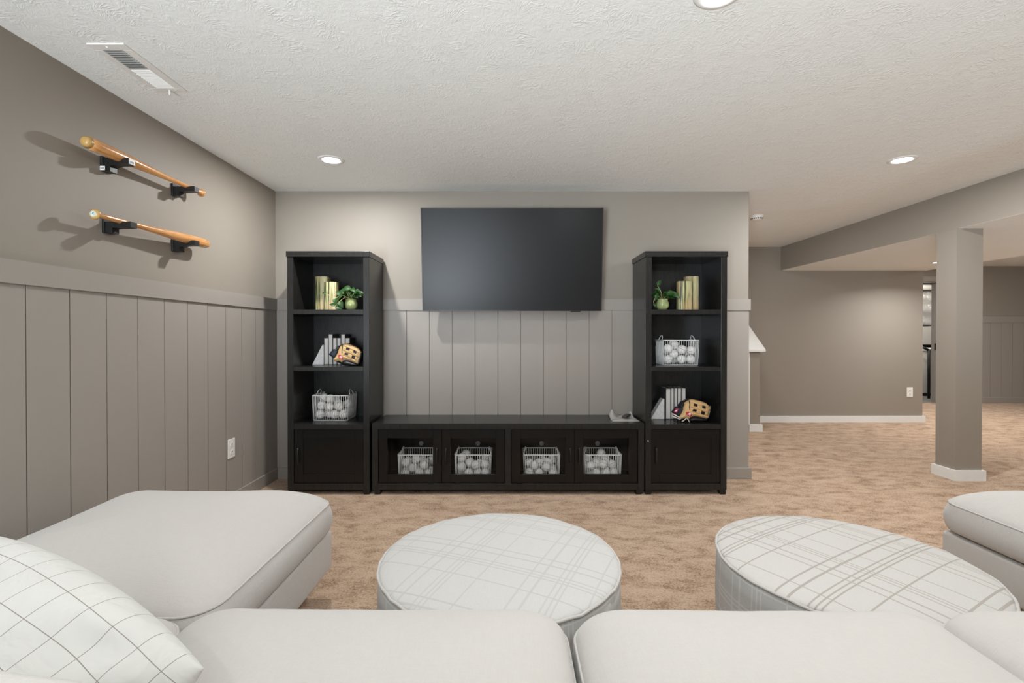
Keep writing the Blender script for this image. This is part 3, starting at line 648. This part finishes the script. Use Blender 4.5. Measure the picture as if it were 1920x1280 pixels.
# baseball gloves: outlines in glove units, x right, y up (0.2813 mm per unit)
GU = 0.0002813
def gp(pts): return [((a - 1030) * GU, (1190 - b) * GU) for a, b in pts]
def inside(p, poly):
    r = False; j = len(poly) - 1
    for i in range(len(poly)):
        if (poly[i][1] > p[1]) != (poly[j][1] > p[1]) and p[0] < (poly[j][0] - poly[i][0]) * (p[1] - poly[i][1]) / (poly[j][1] - poly[i][1]) + poly[i][0]: r = not r
        j = i
    return r
def edist(p, poly):
    q = np.array(poly); a = q; b = np.roll(q, -1, 0); p = np.array(p); ab = b - a
    t = np.clip(((p - a) * ab).sum(1) / ((ab ** 2).sum(1) + 1e-12), 0, 1); return np.sqrt(((a + ab * t[:, None] - p) ** 2).sum(1)).min()
def puff(outline, holes, depth, base, fall=0.03, step=0.003, groove=None, back=0.02):
    # puffed leather sheet over an outline, with real openings; local x right, z up, -y towards the viewer
    xs = [p[0] for p in outline]; ys = [p[1] for p in outline]; x0, y0 = min(xs), min(ys)
    nx = int((max(xs) - x0) / step) + 2; ny = int((max(ys) - y0) / step) + 2
    idx = {}; m = MB(); cells = []
    def V(i, j):
        if (i, j) not in idx:
            p = (x0 + i * step, y0 + j * step); d = edist(p, outline) if inside(p, outline) else 0
            h = depth * math.sqrt(max(0, 1 - (1 - min(d / fall, 1)) ** 2))
            if groove: h -= groove(p)
            idx[(i, j)] = len(m.v); m.v.append(Vector((p[0], -base - h, p[1])))
        return idx[(i, j)]
    for i in range(nx):
        for j in range(ny):
            c = (x0 + (i + 0.5) * step, y0 + (j + 0.5) * step)
            if inside(c, outline) and not any(inside(c, h) for h in holes): m.f.append((V(i, j), V(i + 1, j), V(i + 1, j + 1), V(i, j + 1)))
    # boundary vertices snap to the true outline
    cnt = {}
    for f in m.f:
        for k in range(4):
            e = (f[k], f[(k + 1) % 4]); cnt[tuple(sorted(e))] = cnt.get(tuple(sorted(e)), []) + [e]
    def nearest(p):
        best = None
        for poly in [outline] + holes:
            q = np.array(poly); b = np.roll(q, -1, 0); ab = b - q; pp = np.array(p)
            t = np.clip(((pp - q) * ab).sum(1) / ((ab ** 2).sum(1) + 1e-12), 0, 1); c = q + ab * t[:, None]; d = ((c - pp) ** 2).sum(1); k = d.argmin()
            if best is None or d[k] < best[0]: best = (d[k], c[k])
        return best
    for i in {k for v in cnt.values() if len(v) == 1 for e in v for k in e}:
        d, c = nearest((m.v[i].x, m.v[i].z))
        if d < (step * 1.5) ** 2: m.v[i] = Vector((c[0], m.v[i].y, c[1]))
    bk = {}
    def B(i):
        if i not in bk: bk[i] = len(m.v); m.v.append(m.v[i] + Vector((0, back, 0)))
        return bk[i]
    for e in [v[0] for v in cnt.values() if len(v) == 1]: m.f.append((e[1], e[0], B(e[0]), B(e[1])))
    return m
def make_glove():
    t = E('baseball_glove', (0, 0, 0), 'x', 'baseball glove', 'tan baseball gloves on the bookcases')
    tanO = gp([(690, 1040), (745, 960), (790, 860), (800, 770), (840, 650), (920, 598), (1000, 560), (1060, 553), (1180, 580), (1300, 607), (1430, 655), (1510, 725), (1535, 790), (1520, 880), (1490, 1030), (1475, 1105), (1380, 1080), (1200, 1040), (1090, 1030), (1000, 1060), (950, 1115), (890, 1085), (780, 1100), (715, 1090)])
    whole = gp([(660, 1010), (690, 900), (720, 740), (800, 640), (920, 590), (1060, 548), (1300, 595), (1450, 645), (1560, 760), (1560, 880), (1520, 1060), (1480, 1140), (1250, 1180), (1000, 1180), (900, 1150), (740, 1110)])
    holes = [gp(h) for h in ([(1076, 656), (1184, 682), (1172, 752), (1062, 728)], [(1310, 708), (1416, 744), (1396, 820), (1298, 784)], [(1056, 810), (1166, 832), (1140, 892), (1026, 874)], [(1284, 860), (1388, 896), (1368, 986), (1266, 950)])]
    O('shell', puff(whole, [], 0.022, 0.004, 0.04, 0.004, back=0.045), 'dark', t, True)
    def gv(p): # finger grooves
        g_ = 0.0
        for a, b in (((975, 640), (1500, 800)), ((975, 770), (1500, 920)), ((1000, 900), (1460, 1010))):
            (ax, ay), (bx, by) = gp([a, b]); 
            if ax < p[0] < bx:
                yl = ay + (by - ay) * (p[0] - ax) / (bx - ax); g_ += 0.006 * math.exp(-((p[1] - yl) / 0.0035) ** 2)
        return g_
    O('leather_back', puff(tanO, holes, 0.030, 0.016, 0.035, 0.0028, gv, 0.006), 'tan', t, True)
    O('thumb_pad', puff(gp([(945, 1150), (1010, 1062), (1100, 1036), (1300, 1065), (1470, 1112), (1450, 1155), (1250, 1180), (1020, 1180)]), [], 0.032, 0.012, 0.02, 0.004), 'dark', t, True)
    st_ = O('wrist_strap', puff(gp([(500, 930), (560, 850), (625, 768), (795, 772), (775, 900), (700, 1040), (600, 985)]), [], 0.014, 0.016, 0.02, 0.0035, back=0.03), 'navy', t, True)
    O('logo_patch', MB().prism(gp([(520, 905), (590, 800), (662, 812), (612, 925)]), 'y', -0.034, -0.030), 'pink', st_)
    O('logo_print', MB().prism(gp([(548, 880), (600, 838), (630, 842), (600, 890)]), 'y', -0.0345, -0.034), 'sticker', st_)
    # red oval emblem with a white oval ring and letter
    ec = gp([(930, 950)])[0]; th = math.radians(-26)
    def ov(a, b, y0, y1): return MB().prism([(ec[0] + a * math.cos(q) * math.cos(th) - b * math.sin(q) * math.sin(th), ec[1] + a * math.cos(q) * math.sin(th) + b * math.sin(q) * math.cos(th)) for q in [2 * PI * k / 28 for k in range(28)]], 'y', y0, y1)
    em = O('emblem', ov(0.0245, 0.0145, -0.0500, -0.040), 'red', t)
    tx = text_mb('R', 0.027, 0.0006, 0.3)
    tx.xf(lambda p: (ec[0] + p.x * 1.5 * math.cos(th) - p.y * math.sin(th), -0.0506 - p.z, ec[1] + p.x * 1.5 * math.sin(th) + p.y * math.cos(th)))
    O('emblem_letter', tx, 'sticker', em)
    lm = MB()
    for k in range(10): # fingertip lacing
        a = k / 9; px = 1532 - 55 * a + 12 * math.sin(a * PI); py = 745 + 310 * a
        q = gp([(px - 32, py - 6), (px + 26, py + 16)]); lm.tube([(q[0][0], -0.046, q[0][1]), ((q[0][0] + q[1][0]) / 2, -0.042, (q[0][1] + q[1][1]) / 2 + 0.002), (q[1][0], -0.022, q[1][1])], 0.0026, 5)
    O('fingertip_lacing', lm, 'lace', t, True)
    q = gp([(935, 572), (955, 680), (945, 760), (958, 850)]); O('web_lace', MB().tube([(a, -0.044 - 0.003 * (0 < i < 3), b) for i, (a, b) in enumerate(q)], 0.003, 6), 'dark', t, True)
    wm = MB()
    for pts in ([(745, 1165), (800, 1130), (880, 1065)], [(955, 1180), (920, 1110), (885, 1065)], [(500, 950), (600, 1005), (720, 1085)], [(470, 1010), (560, 1050), (700, 1105)]):
        wm.tube([(a, -0.040, b) for a, b in gp(pts)], 0.0042, 6)
    O('heel_lacing', wm, 'wlace', t, True)
    O('wrist_opening', MB().prism(gp([(715, 745), (760, 655), (800, 640), (826, 680), (806, 735), (760, 755)]), 'y', -0.036, -0.020), 'dark', t)
    return t
glove = make_glove()
glove.location = (1.405, 3.80, s3 + 0.001); glove['label'] = 'tan baseball glove with navy strap leaning on books, right bookcase'
g2 = dup(glove, (-1.318, 3.80, s2 + 0.004), (0, math.radians(7), 0), 'tan baseball glove leaning on the six white books, left bookcase', None, (0.87, 0.9, 0.98))
for ch in list(g2.children):
    for gc in list(ch.children):
        if gc.name.startswith('logo'): bpy.data.objects.remove(gc)
    if ch.name.startswith('heel_lacing'): bpy.data.objects.remove(ch)

# plastic bag with a small black remote
def bag():
    t = E('plastic_bag', (0.905, 3.9, 0.547), 'crumpled clear plastic bag at the right end of the console', 'bag')
    m = MB(); nx, ny = 34, 30; g = np.random.default_rng(5); ph = g.uniform(0, 6.3, (7, 3))
    for i in range(nx + 1):
        for j in range(ny + 1):
            u, v_ = i / nx, j / ny
            xx = 0.800 + 0.185 * u + 0.03 * (u - 0.5) * (1 - v_); yy = 3.765 + 0.27 * v_
            ed = min(u, 1 - u, v_, 1 - v_); h = 0.0
            for a, b, c in ph: h += math.sin(u * (6 + 2 * a) + b) * math.cos(v_ * (5 + 2 * b) + c)
            z = 0.548 + min(1, ed * 9) * (0.012 + 0.0035 * h) + 0.045 * math.exp(-((u - 0.12) / 0.14) ** 2 - ((v_ - 0.72) / 0.2) ** 2) + 0.035 * math.exp(-((u - 0.86) / 0.08) ** 2 - ((v_ - 0.62) / 0.2) ** 2)
            m.v.append(Vector((xx, yy, max(z, 0.5475 + 0.0005 * (ed > 0)))))
    for i in range(nx):
        for j in range(ny):
            a = i * (ny + 1) + j; m.f.append((a, a + ny + 1, a + ny + 2, a + 1))
    O('film', m, 'film', t, True)
bag()
rm = E('remote_control', (0.92, 3.86, 0.572), 'small black remote lying on the crumpled plastic bag', 'remote control')
def RR(q):
    a = math.radians(42); return (0.912 + q[0] * math.cos(a) + q[1] * math.sin(a) * 0.9, 3.845 - q[0] * math.sin(a) * 0.3 + q[1] * 1.2, 0.572 + q[2])
O('case', MB().box(-0.028, 0.028, -0.05, 0.05, 0, 0.014).xf(RR), 'remote', rm, bevel=0.003)
bm_ = MB()
for i in range(2):
    for j in range(3): bm_.box(-0.014 + 0.018 * i, -0.004 + 0.018 * i, -0.03 + 0.022 * j, -0.018 + 0.022 * j, 0.014, 0.0155)
O('buttons', bm_.xf(RR), 'button', rm)

# ------------------------------------------------------------------ bats and brackets on the left wall
BATP = [(0.0001, 0), (0.016, 0.001), (0.0235, 0.006), (0.0245, 0.013), (0.020, 0.020), (0.0135, 0.030), (0.0122, 0.07), (0.0125, 0.20), (0.0145, 0.32), (0.0185, 0.42), (0.0235, 0.52), (0.0272, 0.60), (0.0290, 0.68), (0.0292, 0.78), (0.0280, 0.815), (0.0220, 0.834), (0.0140, 0.840), (0.0001, 0.8405)]
def bat(knob, end, label, sticker):
    k = Vector(knob); d = (Vector(end) - k).normalized(); q = d.to_track_quat('Z', 'X').to_matrix()
    t = E('baseball_bat', knob, label, 'baseball bat', 'wooden bats on the left wall')
    A = q
    body = [p for p in BATP if p[1] <= 0.815]; tip = [p for p in BATP if p[1] >= 0.815]
    O('barrel_and_handle', MB().lathe([p for p in BATP if 0.02 <= p[1] <= 0.8155], 36, knob, A), 'bat', t, True)
    kb = O('knob', MB().lathe([p for p in BATP if p[1] <= 0.02], 32, knob, A), 'bend' if sticker else 'bat', t, True)
    O('barrel_end', MB().lathe(tip, 32, knob, A), 'bend' if not sticker else 'bat', t, True)
    if sticker:
        O('knob_sticker', MB().lathe([(0.0001, -0.0012), (0.013, -0.0012), (0.0135, 0.0008)], 24, knob, A), 'sticker', kb)
        tx = text_mb('R', 0.017, 0.0003, 0.3); tx.xf(lambda p: Vector(knob) + Vector((p.x, -0.0026 - p.z, p.y)))
        O('sticker_print', tx.tube([tuple(Vector(knob) + Vector((0.0105 * math.cos(a), -0.0022, 0.0105 * math.sin(a)))) for a in [2 * PI * i / 20 for i in range(20)]], 0.0006, 4, True), 'teal', kb)
bat((-1.930, 3.015, 2.106), (-1.926, 2.172, 2.100), 'upper wooden baseball bat on wall brackets with its barrel toward the sofa', False)
bat((-1.926, 2.222, 1.783), (-1.930, 3.067, 1.798), 'lower wooden baseball bat on wall brackets with its stickered knob toward the sofa', True)
def bracket(y0, zc, rad, label, stick=False):
    # zc: bat axis height here; cradle cut to the bat's radius
    t = E('bat_bracket', (XL, y0, zc - 0.09), label, 'wall bracket', 'black bat brackets'); y1 = y0 + 0.042
    zb = zc - rad - 0.002
    O('wall_plate', MB().box(XL, XL + 0.012, y0 - 0.006, y1 + 0.006, zb - 0.045, zb + 0.028), 'bracket', t, bevel=0.002)
    arc = [(-1.928 + (rad + 0.002) * math.cos(a), zc + (rad + 0.002) * math.sin(a)) for a in [PI * 1.10 + PI * 0.74 * k / 10 for k in range(11)]]
    lip = (-1.892, arc[-1][1] + 0.004) if arc[-1][0] < -1.895 else (arc[-1][0] + 0.004, arc[-1][1] + 0.002)
    poly = [(XL + 0.012, arc[0][1])] + arc + [lip, (-1.872, lip[1]), (-1.872, lip[1] - 0.028), (-1.93, lip[1] - 0.030), (XL + 0.046, zb - 0.020), (XL + 0.046, zb - 0.045), (XL + 0.012, zb - 0.045)]
    O('cradle_arm', MB().prism(poly, 'y', y0, y1), 'bracket', t)
    if stick:
        a = O('price_label', MB().box(-1.8715, -1.871, y0 + 0.004, y1 - 0.004, lip[1] - 0.026, lip[1] - 0.002).box(XL + 0.002, XL + 0.026, y0 - 0.0072, y0 - 0.0062, zb - 0.042, zb - 0.022), 'sticker', t)
        m = MB()
        for k in range(6): m.box(XL + 0.005 + 0.003 * k, XL + 0.0066 + 0.003 * k, y0 - 0.0075, y0 - 0.0072, zb - 0.037, zb - 0.027)
        for k in range(5): m.box(-1.871, -1.8707, y0 + 0.008 + 0.005 * k, y0 + 0.0105 + 0.005 * k, lip[1] - 0.022, lip[1] - 0.012)
        O('label_print', m, 'ink', a)
bracket(2.362, 2.101, 0.0288, 'black bracket with white label stickers under the upper bat barrel', True)
bracket(2.852, 2.105, 0.0125, 'black bracket under the thin handle of the upper bat')
bracket(2.372, 1.786, 0.0125, 'black bracket under the thin handle of the lower bat')
bracket(2.852, 1.794, 0.0285, 'black bracket under the lower bat barrel')

# ------------------------------------------------------------------ upholstery
def rr_outline(a, b, r, n):
    per = [(a - r) * 2, (b - r) * 2]; pts = []; q = PI / 2 * r; tot = 2 * (per[0] + per[1]) + 4 * q
    segs = [('l', (a, -b + r), (a, b - r)), ('c', (a - r, b - r), 0), ('l', (a - r, b), (-a + r, b)), ('c', (-a + r, b - r), PI / 2), ('l', (-a, b - r), (-a, -b + r)), ('c', (-a + r, -b + r), PI), ('l', (-a + r, -b), (a - r, -b)), ('c', (a - r, -b + r), 1.5 * PI)]
    lens = [per[1], q, per[0], q, per[1], q, per[0], q]
    for k in range(n):
        s = tot * k / n; i = 0
        while s > lens[i]: s -= lens[i]; i += 1
        f = s / lens[i]; sg = segs[i]
        if sg[0] == 'l': pts.append((sg[1][0] + (sg[2][0] - sg[1][0]) * f, sg[1][1] + (sg[2][1] - sg[1][1]) * f))
        else: pts.append((sg[1][0] + r * math.cos(sg[2] + PI / 2 * f), sg[1][1] + r * math.sin(sg[2] + PI / 2 * f)))
    return pts
def cushion_mb(cx, cy, w_, d_, z0, z1, crown, r=0.09, n=160, seed=1, ripple=0.003, belly=0.012, wob=0.009, power=2.6, pw=0.8):
    g = random.Random(seed); ph = [(g.randint(9, 40), g.uniform(0, 6.3), g.uniform(0.3, 1)) for _ in range(9)]; lo = [(g.uniform(2, 6), g.uniform(2, 6), g.uniform(0, 6.3)) for _ in range(5)]
    base = rr_outline(w_ / 2, d_ / 2, r, n); rings = []
    h = z1 - z0
    for zz, k in ((z0, 0.0), (z0, 0.5), (z0, 0.9), (z0 + 0.006, 0.985)): rings.append((zz, k, 0))
    for t in (0.08, 0.25, 0.5, 0.75, 0.92): rings.append((z0 + h * t, 1.0, belly * math.sin(PI * t)))
    rings.append((z1, 1.0, 0.0))
    ks = [0.988, 0.965, 0.93, 0.88, 0.82, 0.74, 0.64, 0.52, 0.38, 0.22, 0.08, 0.0]
    for k in ks: rings.append((z1 + crown * (1 - k ** power) ** pw, k, 0))
    m = MB(); ripp = [sum(am * math.sin(2 * PI * f * i / n + p) for f, p, am in ph) / 3 for i in range(n)]
    for ri, (zz, k, out) in enumerate(rings):
        top = ri >= 10
        for i, (x, y) in enumerate(base):
            L_ = math.hypot(x, y); ox, oy = x / L_ * out, y / L_ * out
            dz = 0
            if top:
                e = math.exp(-((1 - k) / 0.09)) * (0 if ri == 9 else 1); dz += ripple * ripp[i] * e * (k < 0.999)
                dz += wob * (1 - k ** 4) * sum(math.sin(a * x * k + c) * math.cos(b * y * k + c) for a, b, c in lo) / 2.5
            m.v.append(Vector((cx + x * k + ox, cy + y * k + oy, zz + dz)))
    R_ = len(rings)
    for a in range(R_ - 1):
        for i in range(n):
            j = (i + 1) % n; m.f.append((a * n + i, a * n + j, (a + 1) * n + j, (a + 1) * n + i))
    return m, [(cx + x, cy + y) for x, y in base]
def cushion(parent, name, cx, cy, w_, d_, z0, z1, crown, seam=True, **kw):
    m, ol = cushion_mb(cx, cy, w_, d_, z0, z1, crown, **kw)
    c = O(name, m, 'sofa', parent, True)
    s = c.modifiers.new('smooth', 'SUBSURF'); s.levels = 1; s.render_levels = 1
    O('piping', MB().tube([(x, y, z1) for x, y in ol], 0.0042, 6, True), 'pipe', c, True)
    if seam: O('piping', MB().tube([(x * 1.0, y, z0 + 0.028) for x, y in ol], 0.0035, 6, True), 'pipe', c, True)
    return c
def base_box(parent, x0, x1, y0, y1, z0, z1, name='base'):
    return O(name, MB().box(x0, x1, y0, y1, z0, z1), 'sofa', parent, True, bevel=0.018, seg=3)
def feet(parent, x0, x1, y0, y1):
    for x in (x0 + 0.24, x1 - 0.24):
        for y in (y0 + 0.22, y1 - 0.22): O('foot', MB().lathe([(0.02, 0), (0.028, 0.12)], 16, (x, y, 0)), 'foot', parent, True)
SZ0, SZ1, SCR = 0.305, 0.450, 0.115
def chaise(x0, x1, label, seed):
    y0, y1 = 1.335, 2.31
    t = E('sofa_chaise', ((x0 + x1) / 2, (y0 + y1) / 2, 0), label, 'sofa')
    base_box(t, x0 + 0.006, x1 - 0.006, y0, y1 - 0.012, 0.12, 0.30); feet(t, x0, x1, y0, y1)
    cushion(t, 'seat_cushion', (x0 + x1) / 2, (y0 + y1) / 2, x1 - x0, y1 - y0, SZ0, 0.440, 0.138, r=0.10, seed=seed, belly=0.024, power=2.3, pw=0.75)
chaise(-1.85, -0.85, 'cream linen chaise end of the sectional by the left plank wall', 3)
chaise(2.04, 3.04, 'cream linen chaise end of the sectional at the right edge of the photo', 8)
sf = E('sectional_sofa', (0.1, 0.75, 0), 'long cream linen sofa seen from behind across the foreground', 'sofa')
for a, b in ((-1.85, -0.85), (-0.85, 0.15), (0.15, 1.11), (1.11, 2.04), (2.04, 3.04)):
    base_box(sf, a + 0.003, b - 0.003, 0.16, 1.29, 0.12, 0.30)
feet(sf, -1.85, 3.04, 0.16, 1.26)
for cx_, w_, cr, sd_ in ((-1.355, 0.985, 0.075, 21), (-0.352, 0.985, SCR, 22), (0.632, 0.945, SCR - 0.004, 23), (1.575, 0.915, SCR - 0.010, 24), (2.545, 0.985, SCR, 25)):
    cushion(sf, 'seat_cushion', cx_, 0.852, w_, 0.895, SZ0, SZ1, cr, r=0.085, seed=sd_, seam=False, power=4.0, pw=0.55)
base_box(sf, -1.85, 3.04, 0.16, 0.34, 0.30, 0.72, 'back_frame')
base_box(sf, -1.99, -1.855, 0.16, 1.26, 0.12, 0.70, 'side_frame')
def back_cushion(cx, w_, top, tilt, seed):
    m, ol = cushion_mb(0, 0, w_, 0.31, 0, 0.10, 0.07, r=0.06, n=120, seed=seed, wob=0.004, power=2.4)
    def f(p): # local y -> height, local z -> towards the seat
        x, zz, yy = p.x, p.y, p.z; b = 0.018 * (1 - (2 * x / w_) ** 2)
        zz2 = zz + (b if zz > 0 else 0)
        return (cx + x * math.cos(tilt) - zz2 * math.sin(tilt), 0.365 + yy + 0.14 * (zz2 + 0.15) / 0.31 * 0.2, top - 0.173 + zz2 * math.cos(tilt) + x * math.sin(tilt))
    c = O('back_cushion', m.xf(f), 'sofa', sf, True)
    c.modifiers.new('smooth', 'SUBSURF').levels = 1
back_cushion(-0.88, 0.98, 0.916, -0.07, 31)
back_cushion(0.10, 0.90, 0.835, 0.0, 32)
back_cushion(1.00, 0.86, 0.884, 0.02, 33)
back_cushion(1.92, 0.92, 0.80, 0.0, 34)

# checked pillow in the corner
def pillow():
    ctop = Vector((-1.13, 1.03, 0.803)); e1 = Vector((0.90, -0.27, -0.26)).normalized(); e2 = Vector((-0.10, -0.62, -0.72)); e2 = (e2 - e1 * e2.dot(e1)).normalized()
    nn = e1.cross(e2); nn = nn if nn.z > 0 else -nn
    S1, S2 = 0.63, 0.50; n = 72; g = random.Random(3); wv = [(g.uniform(4, 13), g.uniform(4, 13), g.uniform(0, 6.3)) for _ in range(8)]
    m = MB(); m.uv = []
    cen = ctop + (e1 * S1 + e2 * S2) / 2
    ID = {}
    for side in (1, -1):
        for i in range(n + 1):
            for j in range(n + 1):
                rim = i in (0, n) or j in (0, n)
                if rim and side == -1: ID[(-1, i, j)] = ID[(1, i, j)]; continue
                u, v_ = math.sin(PI / 2 * (i / n * 2 - 1)), math.sin(PI / 2 * (j / n * 2 - 1))
                pin = 0.045
                uu = u * (1 - pin * (1 - v_ * v_) * abs(u)); vv = v_ * (1 - pin * (1 - u * u) * abs(v_))
                e = (1 - u * u) * (1 - v_ * v_)
                h = 0.14 * e ** 0.42 + 0.012 * min(1, e * 3) * sum(math.sin(a * u * 0.6 + c) * math.sin(b * v_ * 0.6 + c * 2) for a, b, c in wv) / 2.5
                h += 0.006 * min(1, e * 4) * math.sin(16 * (v_ + 0.5 * u * u) + 3 * u) * math.exp(-((u - 0.75) / 0.35) ** 2)
                p = cen + e1 * uu * S1 / 2 + e2 * vv * S2 / 2 + nn * (h * side + 0.02 * (1 - u * u)) - e2 * (0.048 * (1 - u * u))
                ID[(side, i, j)] = len(m.v); m.v.append(p); m.uv.append(((u + 1) / 2 * S1 / S2, (v_ + 1) / 2))
    for side in (1, -1):
        for i in range(n):
            for j in range(n):
                f = tuple(ID[(side, *q)] for q in ((i, j), (i + 1, j), (i + 1, j + 1), (i, j + 1))); m.f.append(f if side == 1 else f[::-1])
    def squash(p):
        zf = 0.535; z = p.z
        if z < zf + 0.06: z = zf + 0.06 * math.exp((z - zf - 0.06) / 0.06)
        y = p.y
        if y < 0.72: y = 0.655 + 0.065 * math.exp((y - 0.72) / 0.065)
        return (p.x, y, z)
    m.xf(squash)
    O('throw_pillow', m, 'pillow', None, True, label='white pillow with thin grey windowpane check in the sofa corner', cat='pillow')
pillow()

# round plaid ottomans
def ottoman(x, y, r, mat, label, seed):
    t = E('round_ottoman', (x, y, 0), label, 'ottoman', 'round plaid ottomans'); n = 72; zt = 0.408
    g = random.Random(seed); ph = [(g.randint(5, 30), g.uniform(0, 6.3)) for _ in range(6)]
    rp = lambda k: sum(math.sin(f * 2 * PI * k / n + p) for f, p in ph) * 0.0006
    prof = [(0.0001, 0.020 + zt), (0.1 * r / 0.42, zt + 0.0197), (0.2, zt + 0.018), (0.29, zt + 0.0145), (0.35, zt + 0.010), (0.395, zt + 0.0045), (r - 0.012, zt - 0.001), (r - 0.003, zt - 0.006), (r, zt - 0.012)][::-1]
    m = MB().lathe(prof, n, (x, y, 0))
    O('top_panel', m, mat, t, True)
    m = MB().lathe([(r - 0.03, 0.02), (r - 0.004, 0.025), (r + 0.003, 0.12), (r + 0.005, 0.22), (r + 0.003, 0.33), (r, zt - 0.014)], n, (x, y, 0))
    O('side_panel', m, 'ottoman_side', t, True)
    O('piping', MB().tube([(x + (r + 0.001 + rp(k)) * math.cos(2 * PI * k / n), y + (r + 0.001 + rp(k)) * math.sin(2 * PI * k / n), zt - 0.011 + rp(k + 9) * 1.5) for k in range(n)], 0.0052, 8, True), 'pipe', t, True)
    for a in (0.8, 2.4, 3.9, 5.5): O('foot', MB().lathe([(0.02, 0), (0.022, 0.022)], 12, (x + 0.3 * math.cos(a), y + 0.3 * math.sin(a), 0)), 'foot', t, True)
ottoman(-0.045, 1.787, 0.435, 'ottoman_l', 'round ottoman with faint grey plaid in front of the console', 1)
ottoman(1.22, 1.76, 0.435, 'ottoman_r', 'round ottoman with bolder tan plaid beside the right chaise', 2)

# ------------------------------------------------------------------ utility room contents seen through the doorway
dw = MB(); n = 24
for i in range(n + 1):
    for j in range(n + 1):
        u, v_ = i / n, j / n
        dw.v.append(Vector((7.8 + 1.5 * u, 10.2 + 0.05 * math.sin(9 * u + 4 * v_) + 0.04 * math.sin(17 * v_ + 6 * u), 1.42 + 0.72 * v_)))
for i in range(n):
    for j in range(n):
        a = i * (n + 1) + j; dw.f.append((a, a + n + 1, a + n + 2, a + 1))
O('foil_blanket', dw, 'foil', None, True, label='crinkled silver foil insulation seen through the doorway', cat='insulation')
O('insulation_batt', MB().box(7.8, 9.3, 10.18, 10.3, 1.0, 1.42), 'duct', None, bevel=0.02, label='grey insulation below the silver foil beyond the doorway', cat='insulation')
O('round_duct', MB().tube([(7.7, 10.05, 2.2), (9.4, 10.05, 2.2)], 0.06, 20), 'pale', None, True, label='pale round duct above the foil beyond the doorway', cat='duct')
wt = E('water_heater', (8.20, 9.75, 0), 'pale grey tank standing inside the utility room doorway', 'water heater')
O('tank', MB().lathe([(0.22, 0.06), (0.225, 0.08), (0.225, 0.88), (0.22, 0.90)], 32, (8.20, 9.75, 0)), 'pale', wt, True)
O('lid', MB().lathe([(0.235, 0.90), (0.235, 0.94), (0.2, 0.955)], 32, (8.20, 9.75, 0)), 'white', wt)
O('foot_ring', MB().lathe([(0.2, 0), (0.2, 0.06)], 24, (8.20, 9.75, 0)), 'pipe_black', wt)
O('iron_pipe', MB().tube([(7.95, 9.2, 0), (7.95, 9.2, 0.93)], 0.022, 12).tube([(7.95, 9.2, 0.92), (7.84, 9.28, 1.0)], 0.022, 12), 'pipe_black', None, True, label='dark vertical pipe just inside the utility doorway', cat='pipe')
